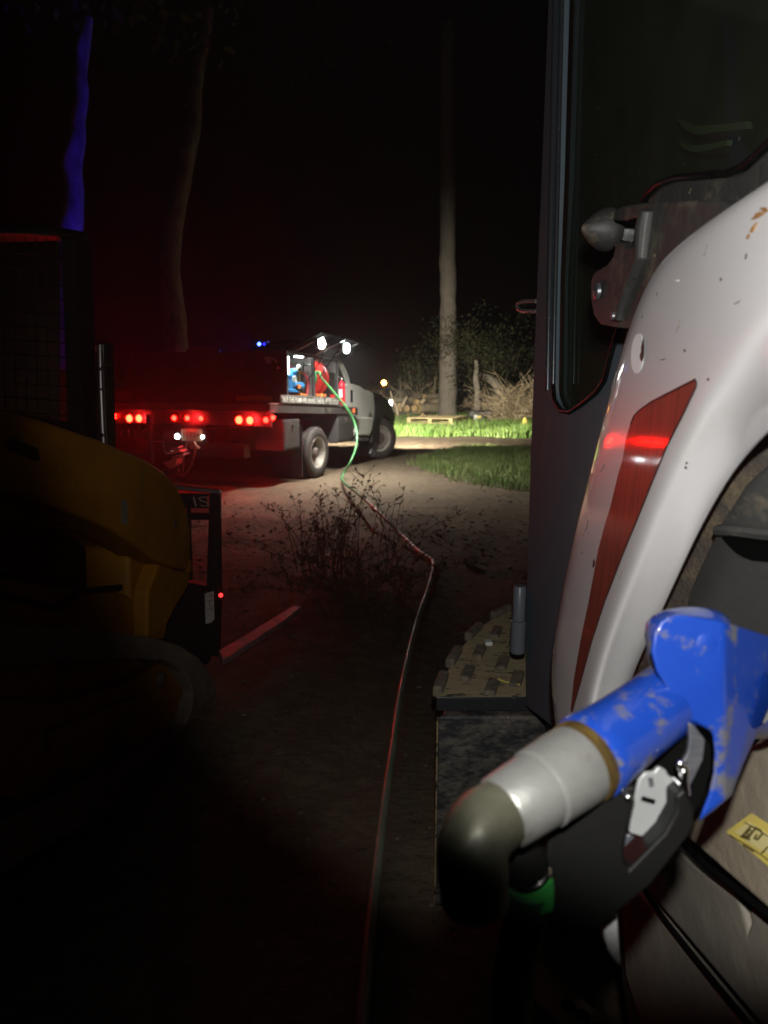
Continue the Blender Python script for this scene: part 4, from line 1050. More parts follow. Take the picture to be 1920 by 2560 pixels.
# window glass: dark and dusty, with a see-through part
gm = bpy.data.materials.new('cab_glass'); gm.use_nodes = True
t_ = gm.node_tree; N = t_.nodes; L = t_.links
for n_ in list(N):
    if n_.type != 'OUTPUT_MATERIAL': N.remove(n_)
outn = [n_ for n_ in N if n_.type == 'OUTPUT_MATERIAL'][0]
tr_ = N.new('ShaderNodeBsdfTransparent'); tr_.inputs[0].default_value = (.62, .70, .62, 1)
gl_ = N.new('ShaderNodeBsdfGlossy'); gl_.inputs['Roughness'].default_value = .03; gl_.inputs[0].default_value = (.9, 1, .95, 1)
df_ = N.new('ShaderNodeBsdfDiffuse'); df_.inputs[0].default_value = (.16, .15, .12, 1)
lw_ = N.new('ShaderNodeLayerWeight'); lw_.inputs[0].default_value = .5
pw_ = N.new('ShaderNodeMath'); pw_.operation = 'POWER'; L.new(lw_.outputs['Facing'], pw_.inputs[0]); pw_.inputs[1].default_value = 4.0
fz = N.new('ShaderNodeMath'); fz.operation = 'MULTIPLY'; L.new(pw_.outputs[0], fz.inputs[0]); fz.inputs[1].default_value = .5
m1 = N.new('ShaderNodeMixShader'); L.new(fz.outputs[0], m1.inputs[0]); L.new(tr_.outputs[0], m1.inputs[1]); L.new(gl_.outputs[0], m1.inputs[2])
tc_ = N.new('ShaderNodeTexCoord'); vz = N.new('ShaderNodeTexVoronoi'); vz.inputs['Scale'].default_value = 26; L.new(tc_.outputs['Object'], vz.inputs['Vector'])
nz_ = N.new('ShaderNodeTexNoise'); nz_.inputs['Scale'].default_value = 7; nz_.inputs['Detail'].default_value = 5; L.new(tc_.outputs['Object'], nz_.inputs['Vector'])
k1 = N.new('ShaderNodeMapRange'); k1.inputs[1].default_value = .45; k1.inputs[2].default_value = .75; k1.inputs[3].default_value = 0; k1.inputs[4].default_value = .11
L.new(nz_.outputs[0], k1.inputs[0]); lt = N.new('ShaderNodeMath'); lt.operation = 'LESS_THAN'; L.new(vz.outputs['Distance'], lt.inputs[0]); L.new(k1.outputs[0], lt.inputs[1])
k2 = N.new('ShaderNodeMapRange'); k2.inputs[1].default_value = .3; k2.inputs[2].default_value = .8; k2.inputs[3].default_value = .04; k2.inputs[4].default_value = .12; L.new(nz_.outputs[0], k2.inputs[0])
ad = N.new('ShaderNodeMath'); ad.operation = 'MAXIMUM'; L.new(lt.outputs[0], ad.inputs[0]); L.new(k2.outputs[0], ad.inputs[1])
m2_ = N.new('ShaderNodeMixShader'); L.new(ad.outputs[0], m2_.inputs[0]); L.new(m1.outputs[0], m2_.inputs[1]); L.new(df_.outputs[0], m2_.inputs[2])
L.new(m2_.outputs[0], outn.inputs[0])
gpoly = [(1412, -90), (1408, 0), (1396, 440), (1384, 700), (1380, 985), (1405, 1035), (1435, 1032), (1512, 962), (1600, 800), (1760, 560), (1840, 430), (2100, 250), (2300, -90)]
E('window', gm)(MB().prism(XP(gpoly, XC + .018), (.005, 0, 0)))
# cab shell behind the glass and engine housing, so the machine is whole
M['cab_room'] = mat('cab_room', (.03, .032, .028), .6, col2=(.05, .052, .04), scale=4)
q = MB(); q.box(.42, 1.5, 1.72, 1.78, .6, 2.5); q.box(.42, 1.5, .0, .06, .6, 2.5); q.box(1.45, 1.5, .062, 1.718, .6, 2.5); q.box(.38, 1.55, -.02, 1.85, 2.502, 2.6); q.box(.42, 1.449, .062, 1.718, .55, .6)
E('cab_shell', 'cab_room', split=True)(q)
E('seat', 'cab_room', bevel=.05, split=True)(MB().box(.75, 1.25, .5, 1.0, .7, 1.1).box(.75, 1.25, .4, .52, 1.101, 1.75))
lv = cp(1424, 945, 2.0)
E('control_lever', 'tank_grey', bevel=.02)(MB().obox(lv, (1, 0, .1), (0, 1, 0), (-.15, 0, 1), .022, .02, .046).tube([lv - Vector((0, 0, .04)), lv + Vector((.02, 0, -.5))], .01, 8))
q = MB(); q.box(.5, 1.5, .35, 1.7, 2.0, 2.03)
M['reflection_tint'] = mat('reflection_tint', (.42, .46, .30), .7)  # pale green shapes added behind the glass to imitate faint reflections
for P_ in ([(1690, 296), (1730, 314), (1790, 312), (1862, 304), (1868, 322), (1790, 330), (1745, 338), (1712, 324)], [(1694, 350), (1722, 364), (1760, 362), (1818, 350), (1815, 364), (1760, 378), (1730, 380), (1706, 370)]):
    E('window_reflection', 'reflection_tint')(MB().prism(XP(P_, .6), (.01, 0, 0)))
E('cab_roof_lining', 'tank_grey', split=True)(MB().obox((.95, 1.0, 1.93), (1, 0, .1), (0, 1, .1), (0, 0, 1), .18, .2, .01).obox((.95, 1.05, 1.84), (1, 0, .1), (0, 1, .1), (0, 0, 1), .16, .05, .008))
E('undercarriage', 'track_rubber', bevel=.15, split=True)(MB().box(.55, .95, -.5, 2.7, .02, .5).box(1.2, 1.6, -.5, 2.7, .02, .5))
E('engine_housing', 'tank_grey', bevel=.05)(MB().box(.5, 1.5, -.9, -.03, .55, 1.6))
# grab loop on the edge of the cab
q = MB(); q.tube(smoothpath([onx(1342, 753, XC + .01), onx(1312, 753, XC - .004), onx(1297, 758, XC - .01), onx(1293, 766, XC - .01), onx(1298, 775, XC - .008), onx(1315, 778, XC - .004), onx(1342, 778, XC + .01)], 6), .0052, 10)
E('grab_loop', 'zinc')(q)
# hinge
ha = onx(1300, 1466, XC - .016); hb = onx(1298, 1640, XC - .016)
zt, zb = ha.z, hb.z; zm = zb + (zt - zb) * .49
q = MB().lathe((ha.x, ha.y, zm + .002), (0, 0, 1), [(0, 0), (0, .0165), (zt - zm - .004, .0165), (zt - zm, .014), (zt - zm + .0005, 0)], 22)
E('hinge', 'hinge')(q)
q = MB().lathe((ha.x, ha.y, zb), (0, 0, 1), [(0, 0), (0, .0165), (.004, .0195), (zm - zb - .002, .0195), (zm - zb, .017), (zm - zb + .0005, 0)], 22)
hg = E('hinge_sleeve', 'hinge')(q)
# rear quarter behind the latch
qp = [(2100, 190), (1990, 300), (1920, 368), (1860, 424), (1818, 441), (1750, 447), (1690, 452), (1650, 466), (1622, 490), (1604, 528), (1600, 600), (1590, 760), (1560, 870), (1590, 860), (1700, 650), (1850, 560), (2100, 470)]
E('rear_quarter', 'rubber_dusty', bevel=.006)(MB().prism(XP(qp, .325), (.02, 0, 0)))
E('quarter_seal', 'black_plastic')(MB().tube(XP([(2100, 180), (1920, 360), (1860, 416), (1818, 433), (1690, 444), (1645, 460), (1615, 488), (1597, 528), (1592, 600)], .327), .004, 8))
# latch arm, rubber bumper and bolt
lpoly = [(1534, 528), (1552, 516), (1600, 508), (1690, 503), (1790, 500), (1850, 520), (1810, 560), (1720, 620), (1665, 670), (1630, 730), (1600, 800), (1580, 822), (1540, 820), (1500, 812), (1484, 790), (1476, 745), (1477, 700), (1485, 680),
         (1515, 662), (1532, 640), (1536, 622), (1528, 606), (1545, 604), (1575, 618), (1598, 610), (1604, 580), (1602, 552), (1585, 546), (1560, 552), (1534, 552)]
E('latch_arm', 'rubber_dusty', bevel=.009, seg=4)(MB().prism(XP(lpoly, .283), (.032, 0, 0)))
E('latch_rib', 'rubber', bevel=.003)(MB().tube(XP([(1620, 525), (1612, 570), (1606, 640), (1580, 700), (1556, 760), (1548, 800)], .280), [.009, .011, .009, .008, .007, .006], 10))
tL = .93
c1 = cp(1532, 575, tL); c0_ = cp(1454, 570, tL - .015); ax = (c0_ - c1)
LL = ax.length
E('rubber_bumper', 'rubber', ang=60)(MB().lathe(c1, ax, [(0, 0), (0, .0245), (LL * .12, .0272), (LL * .3, .0265), (LL * .55, .0205), (LL * .8, .0115), (LL * .96, .004), (LL, 0)], 28))
E('bolt', 'zinc')(MB().lathe(c1, -ax, [(-.002, 0), (-.002, .0072), (.022, .0072)], 16).lathe(c1 - ax.normalized() * .018, -ax, [(0, 0), (0, .0125), (.009, .0125), (.010, .0105), (.0102, 0)], 6).lathe(c1 - ax.normalized() * .028, -ax, [(0, .0145), (.004, .0155), (.0045, 0)], 20))
E('bolt', 'dark_steel')(MB().lathe(onx(1496, 728, .281), (-1, 0, 0), [(0, .012), (.004, .011), (.006, .006), (.0062, 0)], 16))
E('bolt', 'dark_steel')(MB().lathe(onx(1536, 790, .281), (-1, 0, 0), [(0, .006), (.004, .005), (.0042, 0)], 12))

# white fender
st_ = [((2100, 330), (2140, 640), (2180, 860)), ((1990, 405), (2020, 730), (2070, 950)), ((1920, 452), (1930, 815), (1985, 1020)), ((1800, 530), (1867, 895), (1920, 1080)), ((1700, 603), (1795, 988), (1850, 1155)),
       ((1640, 662), (1740, 1080), (1785, 1262)), ((1600, 740), (1687, 1178), (1732, 1362)), ((1560, 850), (1645, 1280), (1693, 1445)), ((1510, 1040), (1603, 1395), (1650, 1540)),
       ((1460, 1240), (1562, 1500), (1608, 1630)), ((1420, 1400), (1522, 1610), (1578, 1705)), ((1392, 1550), (1487, 1735), (1556, 1790)), ((1375, 1660), (1472, 1840), (1547, 1900)),
       ((1382, 1800), (1482, 1960), (1544, 2040)), ((1432, 2030), (1500, 2120), (1543, 2180))]
def CPX0(pts, t): return [cp(u, v, t) for u, v in pts]
fd = MB(); rows = []
def lerp2(a, b_, f): return (a[0] + (b_[0] - a[0]) * f, a[1] + (b_[1] - a[1]) * f)
for (l_, c_, r_) in st_:
    row = []
    l2 = lerp2(l_, c_, .04)
    row.append(WP(*l_, .006))
    row.append(WP(*l2, 0))
    for f in (.2, .45, .7, .88): row.append(WP(*lerp2(l_, c_, f), 0))
    row.append(WP(*c_, .004))
    kf = min(1.0, (r_[0] - l_[0]) / 150.0); kf = kf * kf
    for f, o_ in ((.15, .012), (.5, .028), (.85, .044), (1.0, .055)): row.append(WP(*lerp2(c_, r_, f), o_ * kf))
    rows.append(row)
nc = len(rows[0]); fd.v = [p for r_ in rows for p in r_]
fd.f = [[j * nc + i, j * nc + i + 1, (j + 1) * nc + i + 1, (j + 1) * nc + i] for j in range(len(rows) - 1) for i in range(nc - 1)]; fd.m = [0] * len(fd.f)
n0 = (fd.v[fd.f[3][1]] - fd.v[fd.f[3][0]]).cross(fd.v[fd.f[3][2]] - fd.v[fd.f[3][1]])
if n0.dot(NW) > 0: fd.f = [f[::-1] for f in fd.f]
fender = fd.build('fender', 'white_paint', EX, ang=180, fix=False)
sm = fender.modifiers.new('sub', 'SUBSURF'); sm.levels = 2; sm.render_levels = 2
q_ = fender.modifiers.new('thick', 'SOLIDIFY'); q_.thickness = .006; q_.offset = -1 
E('fender_tip', 'white_paint', bevel=.002)(MB().prism(CPX0([(1470, 2160), (1543, 2160), (1545, 2290), (1550, 2372), (1555, 2424), (1536, 2404), (1522, 2380), (1513, 2350), (1507, 2300)], .465), FW * .012))
# stripe
stripe = [(1737, 949), (1740, 956), (1740, 966), (1710, 1030), (1666, 1117), (1630, 1205), (1596, 1290), (1555, 1390), (1511, 1505), (1480, 1600), (1450, 1710), (1431, 1778), (1427, 1776), (1435, 1700), (1452, 1600), (1473, 1500), (1496, 1375), (1513, 1310), (1527, 1265), (1545, 1190), (1558, 1144), (1566, 1095), (1577, 1059), (1585, 1040), (1598, 1026), (1627, 1005)]
def strip_obj(poly, off, m, name):
    return MB().prism([WP(u, v, off) for u, v in poly], NW * -.0004).build(name, m, EX, smooth=False)
cxs = sum(p[0] for p in stripe) / len(stripe)
border = [(u + (2.5 if u > cxs else -1.5) , v - 1) for u, v in stripe]
edge_pts = [WP(u, v, -.0006) for u, v in [(1627, 1005), (1737, 949), (1741, 958), (1740, 966), (1710, 1030), (1666, 1117), (1630, 1205), (1596, 1290), (1555, 1390), (1511, 1505), (1480, 1600), (1450, 1710), (1430, 1780)]]
strip_obj(stripe, -.0003, 'red_decal', 'stripe_decal')
MB().tube(edge_pts, .0011, 6).build('decal_edge', 'decal_edge', EX)
MB().tube([WP(u, v, -.0006) for u, v in [(1627, 1005), (1598, 1026), (1585, 1040), (1577, 1059)]], .0009, 6).build('decal_edge', 'decal_edge', EX)
# hole painted flat: lit inside in white, shaded edge in dark
M['bright_white'] = mat('bright_white', (.85, .87, .87), .35)
cap = [(1594 + 16 * math.cos(a * math.pi / 12) + 3 * math.sin(a * math.pi / 12) * -1, 884 + 50 * math.sin(a * math.pi / 12)) for a in range(24)]
strip_obj(cap, -.0004, 'bright_white', 'hole_lit_face')
cre = [(1609, 842), (1611, 870), (1610, 890), (1606, 905), (1601, 898), (1600, 888), (1604, 878), (1603, 870), (1606, 856)]
strip_obj(cre, -.0012, 'rubber', 'hole_shade')
def blob(u, v, w_, h_, m, name, seed, ang=0):
    rnd = random.Random(seed); P = []
    for a in range(14):
        k = rnd.uniform(.6, 1.15); x = w_ * k * math.cos(a * 2 * math.pi / 14); y = h_ * k * math.sin(a * 2 * math.pi / 14)
        P.append((u + x * math.cos(ang) - y * math.sin(ang), v + x * math.sin(ang) + y * math.cos(ang)))
    strip_obj(P, -.0004, m, name)
blob(1896, 538, 20, 7, 'rust_scuff', 'rust_mark', 1, -.5); blob(1884, 570, 15, 5, 'rust_scuff', 'rust_mark', 2, -1.0); blob(1912, 524, 12, 6, 'rust_scuff', 'rust_mark', 3, .3); blob(1872, 590, 8, 4, 'rust_scuff', 'rust_mark', 4, -1.0)
blob(1485, 1408, 3, 10, 'decal_edge', 'paint_chip', 5, .2); blob(1717, 1158, 3, 3.5, 'arch_mud', 'paint_chip', 6); blob(1712, 876, 3, 5, 'arch_mud', 'paint_chip', 7); blob(1771, 948, 3, 4, 'arch_mud', 'paint_chip', 8)
blob(1803, 698, 3, 5, 'arch_mud', 'paint_chip', 9); blob(1692, 702, 5, 3, 'bright_white', 'paint_chip', 10); blob(1866, 640, 2.5, 9, 'arch_mud', 'paint_chip', 11, .3)

for i, (a_, b__) in enumerate([((1500, 1180), (1512, 1160)), ((1575, 700), (1590, 690)), ((1690, 830), (1700, 800)), ((1600, 1230), (1609, 1246)), ((1462, 1330), (1470, 1300)), ((1760, 640), (1768, 610)), ((1835, 760), (1850, 752)), ((1650, 900), (1664, 897)), ((1548, 1450), (1556, 1425))]):
    MB().tube([WP(*a_, -.0002), WP((a_[0] + b__[0]) / 2 + 2, (a_[1] + b__[1]) / 2, -.0003), WP(*b__, -.0002)], .0004, 4).build('scratch', 'arch_mud', EX)
# dark bay to the right of the fender
bay = [(2150, 780), (1990, 980), (1915, 1060), (1840, 1140), (1775, 1240), (1680, 1420), (1590, 1620), (1540, 1780), (1560, 2120), (1720, 2120), (1900, 2000), (2200, 1800)]
bq = MB(); gridn = 14
E('bay_lining', 'arch_mud')(MB().prism(XP(bay, .345), (.02, 0, 0)))
bay2 = [(2150, 1060), (2000, 1110), (1920, 1150), (1860, 1205), (1800, 1300), (1752, 1400), (1722, 1470), (1702, 1550), (1684, 1650), (1700, 1800), (2200, 1800)]
E('bay_cover', 'bay_rubber', bevel=.008, seg=3)(MB().prism(XP(bay2, .325), (.018, 0, 0)))
E('recess_shade', 'black')(MB().prism(XP([(1797, 1334), (1812, 1333), (1860, 1338), (1925, 1345), (2200, 1372), (2200, 1415), (1960, 1408), (1915, 1405), (1880, 1402), (1856, 1393), (1838, 1382), (1822, 1366), (1808, 1350)], .3242), (.0006, 0, 0)))  # flat black sheet painting the shade of a recess
lip_ = [(1797, 1326), (1830, 1326), (1925, 1337), (2200, 1364)]
E('bay_fold', 'bay_rubber')(MB().tube(XP(lip_, .322), .006, 8))
# filler neck: a ring round the spout
rc_ = onx(1905, 1800, .318)
q = MB(); n_ = 30
q.tube([rc_ + Vector((.0, math.cos(2 * math.pi * j / n_) * .045, math.sin(2 * math.pi * j / n_) * .045)) for j in range(n_ + 1)], .007, 10, caps=False)
E('filler_ring', 'arch_mud')(q)
E('filler_neck', 'black')(MB().lathe(rc_ + Vector((.004, 0, 0)), (-1, 0, 0), [(0, .041), (.001, .041), (.0012, 0)], 24))
# dusty lower covers with open gaps between them
bk = [(1545, 1880), (1700, 1800), (2300, 1650), (2500, 3000), (1640, 3000), (1556, 2450), (1546, 2285)]
E('cover_backing', 'seam')(MB().prism(XP(bk, .335), (.02, 0, 0)))
C1 = [(1711, 2093), (1722, 2060), (1800, 1960), (1850, 1880), (1900, 1840), (2300, 1750), (2300, 2560), (2050, 2375), (1920, 2278), (1840, 2208)]
C2 = [(1690, 2116), (1722, 2150), (1790, 2203), (1840, 2240), (1856, 2275), (1868, 2322), (1875, 2300), (1868, 2262), (1925, 2312), (2060, 2420), (2300, 2620), (2400, 2950), (2200, 2950), (1990, 2668), (1885, 2545), (1750, 2385), (1612, 2222), (1602, 2190)]
C3 = [(1594, 2226), (1640, 2280), (1735, 2402), (1866, 2565), (2050, 2790), (2150, 2950), (1680, 2950), (1600, 2560), (1562, 2440), (1552, 2285), (1560, 2200)]
E('tank_cover', 'tank_dusty', bevel=.006)(MB().prism(XP(C1, .300), (.03, 0, 0)))
E('side_cover', 'tank_grey', bevel=.006)(MB().prism(XP(C2, .312), (.02, 0, 0)))
E('lower_cover', 'tank_grey', bevel=.006)(MB().prism(XP(C3, .318), (.015, 0, 0)))
E('cable', 'black')(MB().tube(smoothpath(XP([(1700, 2100), (1760, 2160), (1840, 2222), (1925, 2290), (2080, 2410)], .301), 5), .0035, 8))
E('cable', 'black')(MB().tube(smoothpath(XP([(1600, 2205), (1640, 2270), (1735, 2392), (1868, 2556), (2010, 2740)], .312), 5), .003, 8))
# fuel sticker
def K(x, y): return (1480 + x / 3.77, 2000 + y / 3.77)
sk_ = E('fuel_sticker', 'sticker', smooth=False)(MB().prism(XP([K(1262, 300), K(1500, 125), K(1640, 215), K(1900, 420), K(1900, 820), K(1659, 620)], .2995), (.0004, 0, 0)))
MB().prism(XP([K(1345, 300), K(1475, 205), K(1640, 310), K(1860, 480), K(1860, 640), K(1659, 515), K(1500, 420)], .2990), (.0003, 0, 0)).build('sticker_panel', 'sticker_pale', sk_, smooth=False)
def KL(pts, r_): return MB().tube(XP([K(*p) for p in pts], .2986), r_, 5)
q = KL([(1425, 330), (1500, 245), (1545, 262), (1475, 350), (1425, 330)], .0009)
q.tube(XP([K(*p) for p in [(1455, 318), (1490, 280), (1512, 290), (1478, 328), (1455, 318)]], .2986), .0006, 5)
q.tube(XP([K(*p) for p in [(1545, 262), (1590, 285), (1612, 310), (1560, 372), (1530, 365), (1555, 325)]], .2986), .0009, 5)
q.tube(XP([K(*p) for p in [(1405, 340), (1490, 370)]], .2986), .0009, 5)
q.tube(XP([K(*p) for p in [(1660, 440), (1600, 500)]], .2986), .0007, 5)
q.tube(XP([K(*p) for p in [(1300, 330), (1500, 450), (1700, 590)]], .2986), .0004, 5)
q.tube(XP([K(*p) for p in [(1440, 210), (1660, 340), (1860, 470)]], .2986), .0004, 5)
for i in range(4): q.tube(XP([K(1430 + i * 26, 425 + i * 17), K(1445 + i * 26, 432 + i * 17)], .2986), .0008, 4)
q.build('pump_symbol', 'ink', sk_)
# step with grip lugs and the dusty black box below it
Yf = 1.75; ZP = .64
arc = [onz(u, v, ZP) for u, v in [(1093, 1742), (1102, 1712), (1116, 1680), (1135, 1645), (1158, 1612), (1185, 1582), (1218, 1555), (1255, 1533), (1290, 1522), (1330, 1516)]]
outl = [Vector((p.x, p.y, ZP)) for p in arc] + [Vector((.9, arc[-1].y, ZP)), Vector((.9, arc[0].y, ZP))]
E('step_plate', 'step_sand', bevel=.004)(MB().prism(outl, (0, 0, -.03)))
lugs = MB()
def lug(u, v, z=ZP, L_=.048, a=0.30):
    p = onz(u, v, z); d = Vector((math.sin(a), math.cos(a), 0)); e = Vector((math.cos(a), -math.sin(a), 0))
    lugs.obox(p + Vector((0, 0, .002)), e, d, (0, 0, 1), .016, L_, .010)
for u, v in ((1240, 1583), (1198, 1632), (1256, 1660), (1168, 1686), (1230, 1720), (1285, 1612), (1292, 1700)): lug(u, v)
for i in range(1, len(arc) - 1):
    if i % 2 == 1:
        p = arc[i]; d = (arc[i + 1] - arc[i - 1]).normalized(); e = Vector((d.y, -d.x, 0))
        lugs.obox(p + Vector((0, 0, .004)), e, d, (0, 0, 1), .014, .06, .016)
E('grip_lug', 'lug', bevel=.0075, seg=4, split=True)(lugs)
q = MB(); c_ = onz(1221, 1607, ZP + .004); q.obox(c_, (1, 0, 0), (0, 1, 0), (0, 0, 1), .011, .014, .007)
E('white_block', 'bright_white', bevel=.002)(q)
q = MB(); q.tube([onz(1232, 1692, ZP + .006), onz(1245, 1698, ZP + .012), onz(1262, 1704, ZP + .006), onz(1300, 1712, ZP + .008)], .0022, 5)
E('straw', 'sticker')(q)
a0 = ony(1092, 1752, Yf)
Yf = arc[0].y
E('step_lip', 'cab_gloss', bevel=.002)(MB().box(a0.x - .002, .9, Yf - .007, Yf - .001, ZP - .036, ZP + .0015))
E('step_box', 'box_black', bevel=.008)(MB().prism([Vector((a0.x, Yf - .02, ZP - .045))] + [Vector((p.x + .015, p.y, ZP - .045)) for p in outl[:-1]] + [Vector((.9, Yf - .02, ZP - .045))], (0, 0, -.56)))
E('step_box_edge', 'step_metal')(MB().tube([(a0.x + .001, Yf - .011, .03), (a0.x + .001, Yf - .011, a0.z - .035)], .003, 6))
# slotted track rail dimly seen at the bottom
rl_ = [onz(u, v, .42) for u, v in [(1243, 2405), (1262, 2375), (1292, 2366), (1330, 2385), (1700, 2700), (1600, 2760)]]
tr2 = E('slotted_rail', 'tank_dusty', bevel=.004)(MB().prism(rl_, (0, 0, -.02)))
q = MB()
for u, v in ((1288, 2398), (1312, 2417), (1421, 2514), (1456, 2540), (1495, 2572)):
    p = onz(u, v, .4205); q.lathe(p, (0, 0, 1), [(0, .013), (.0006, .013), (.0007, 0)], 14)
q.build('slot_hole', 'black', tr2, split=True)

# ================================================================== NOZZLE
NZ = thing('fuel_nozzle', cp(1600, 1900, .45), 'blue and grey diesel nozzle with black trigger guard pushed into the digger tank', 'fuel nozzle')
def Z(name, m, **k): return lambda mb: mb.build(name, m, k.pop('parent', NZ), **k)
def CPX(pts, t): return [cp(u, v, t) for u, v in pts]
def rpx(px, t): return px * t / FPX
A0 = cp(1249, 2036, .400); A1 = cp(1460, 1900, .440); A2 = cp(1700, 1728, .495)
# swivel elbow (grey, left end) turning down
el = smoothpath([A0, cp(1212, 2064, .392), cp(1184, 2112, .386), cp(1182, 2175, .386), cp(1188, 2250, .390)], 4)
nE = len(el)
Z('swivel_elbow', 'swivel_shaded', ang=32)(MB().tube(el, [.0190 if i < 2 else .0196 if i < 14 else .0190 for i in range(nE)], 14))
d1 = (A1 - A0).normalized(); l1 = (A1 - A0).length
Z('swivel_body', 'cast_alu', ang=40)(MB().lathe(A0, d1, [(.0005, .0), (.0005, .0190), (.0025, .0205), (l1 * .40, .0222), (l1 * .415, .0212), (l1 * .43, .0212), (l1 * .45, .0234), (l1 * .8, .0246), (l1 * .9, .0245), (l1 * .93, .0225), (l1 * .931, 0)], 40))
Z('lock_ring', 'brass')(MB().lathe(A0 + d1 * l1 * .93, d1, [(0, .022), (.0005, .0252), (.004, .0258), (.0065, .0252), (.007, .022)], 40))
d2 = (A2 - A1).normalized(); l2 = (A2 - A1).length
hb_ = MB(); O2 = A0 + d1 * (l1 * .93 + .0068)
dd = (A2 - O2); ll = dd.length
hb_.lathe(O2, dd, [(0, .020), (0, .0262), (.004, .0272), (.012, .0262), (ll * .35, .0245), (ll * .7, .0240), (ll, .0248), (ll + .02, .024)], 40)
Z('handle', 'blue_paint', ang=50)(hb_)
# head
hd = [(1627, 1628), (1634, 1580), (1650, 1552), (1672, 1537), (1705, 1535), (1790, 1548), (1930, 1592), (1990, 1630), (1975, 1700), (1925, 1760), (1890, 1840), (1860, 1905), (1828, 1990), (1790, 2022), (1745, 2056), (1757, 2020), (1771, 1985), (1783, 1930), (1786, 1880), (1780, 1830), (1752, 1815), (1722, 1798), (1680, 1740), (1640, 1680)]
def hdep(u): return .462 + max(0, u - 1812) * .00032
hl_ = [p for p in hd]
split_a = (1812, 1555); split_b = (1812, 1998)
q = MB(); left_i = []; right_i = []
rim = []
for i, p in enumerate(hd):
    rim.append(p); nx_ = hd[(i + 1) % len(hd)]
    if (p[0] - 1812) * (nx_[0] - 1812) < 0: rim.append((1812, p[1] + (nx_[1] - p[1]) * (1812 - p[0]) / (nx_[0] - p[0])))
n_ = len(rim)
q.add([cp(u, v, hdep(u)) for u, v in rim] + [cp(u, v, .53) for u, v in rim],
      [[i for i in range(n_) if rim[i][0] <= 1812.01], [i for i in range(n_) if rim[i][0] >= 1811.99], list(range(2 * n_ - 1, n_ - 1, -1))] + [(i, i + n_, (i + 1) % n_ + n_, (i + 1) % n_) for i in range(n_)])
Z('head', 'blue_paint', bevel=.011, seg=6)(q)
Z('valve_cap', 'blue_paint', ang=50)(MB().lathe(cp(1716, 1546, .488), cp(1748, 1800, .497) - cp(1716, 1546, .488), [(-.003, 0), (-.003, .016), (-.001, .023), (.003, .0268), (.010, .0285), (.045, .028), (.062, .024), (.07, .016)], 40))
Z('spout_collar', 'blue_paint', ang=50)(MB().lathe(cp(1850, 1740, .50), cp(1960, 1800, .55) - cp(1850, 1740, .50), [(0, .024), (.03, .024), (.045, .019), (.05, .019)], 26))
Z('spout', 'cast_alu', ang=50)(MB().tube(smoothpath([cp(1900, 1765, .52), cp(1960, 1800, .55), rc_ + Vector((-.01, .0, .0))], 5), .0125, 18))
# trigger guard and lever
gd = [(1513, 1975), (1448, 2032), (1392, 2062), (1372, 2090), (1360, 2210), (1362, 2300), (1400, 2338), (1443, 2355), (1484, 2336), (1524, 2302), (1627, 2215), (1724, 2090), (1736, 2066), (1736, 2026), (1712, 1972), (1690, 1990), (1690, 2030), (1662, 2082), (1573, 2174), (1563, 2160), (1560, 2120), (1574, 2057), (1585, 2010), (1592, 1965)]
Z('trigger_guard', 'black_plastic', bevel=.004, seg=4)(MB().prism(CPX(gd, .432), FW * .022))
Z('guard_shade', 'black')(MB().prism(CPX([(1540, 1968), (1640, 1890), (1720, 1812), (1775, 1860), (1778, 1920), (1750, 2010), (1735, 2030), (1660, 2100), (1580, 2170), (1560, 2120)], .475), FW * .01))  # black sheet standing in for the shadow between handle and trigger
tl = [(1643, 1921), (1650, 1917), (1666, 1926), (1670, 1936), (1692, 1955), (1661, 2036), (1648, 2042), (1629, 2099), (1574, 2084), (1578, 2056), (1588, 2010), (1586, 1994), (1598, 1947), (1612, 1931), (1636, 1930)]
Z('trigger', 'zinc', bevel=.0012, seg=2)(MB().prism(CPX(tl, .447), FW * .004))
Z('trigger_slot', 'black', bevel=.0004)(MB().prism(CPX([(1606, 1990), (1640, 2000), (1636, 2012), (1602, 2002)], .4462), FW * .0006))
Z('trigger_slot', 'dark_steel')(MB().prism(CPX([(1620, 1945), (1632, 1945), (1636, 1965), (1624, 1968)], .4462), FW * .0006))
Z('trigger_flange', 'bright_white', bevel=.0006)(MB().prism(CPX([(1693, 1953), (1702, 1957), (1672, 2040), (1662, 2038)], .4455), FW * .008))
Z('lever_strip', 'dark_steel', bevel=.001)(MB().prism(CPX([(1567, 2088), (1600, 2080), (1655, 2078), (1668, 2090), (1578, 2180), (1560, 2172), (1558, 2150)], .456), FW * .003))
Z('bracket', 'dark_steel', bevel=.001)(MB().prism(CPX([(1722, 1806), (1734, 1812), (1764, 1850), (1758, 1900), (1744, 1930), (1728, 1962), (1712, 1985), (1708, 1960), (1718, 1930), (1708, 1904), (1720, 1880), (1724, 1850)], .458), FW * .004))
Z('latch_pin', 'chrome')(MB().lathe(cp(1706, 1908, .452), cp(1716, 1990, .452) - cp(1706, 1908, .452), [(0, 0), (0, .003), (.004, .0045), (.01, .0028), (.02, .0028), (.0205, 0)], 12).ball(cp(1700, 1912, .450), .0034, 10))
for u, v, r_ in ((1523, 1986, .0030), (1570, 1993, .0028), (1562, 2140, .0020)):
    Z('rivet', 'chrome')(MB().ball(cp(u, v, .431 if u != 1562 else .454), r_, 12))
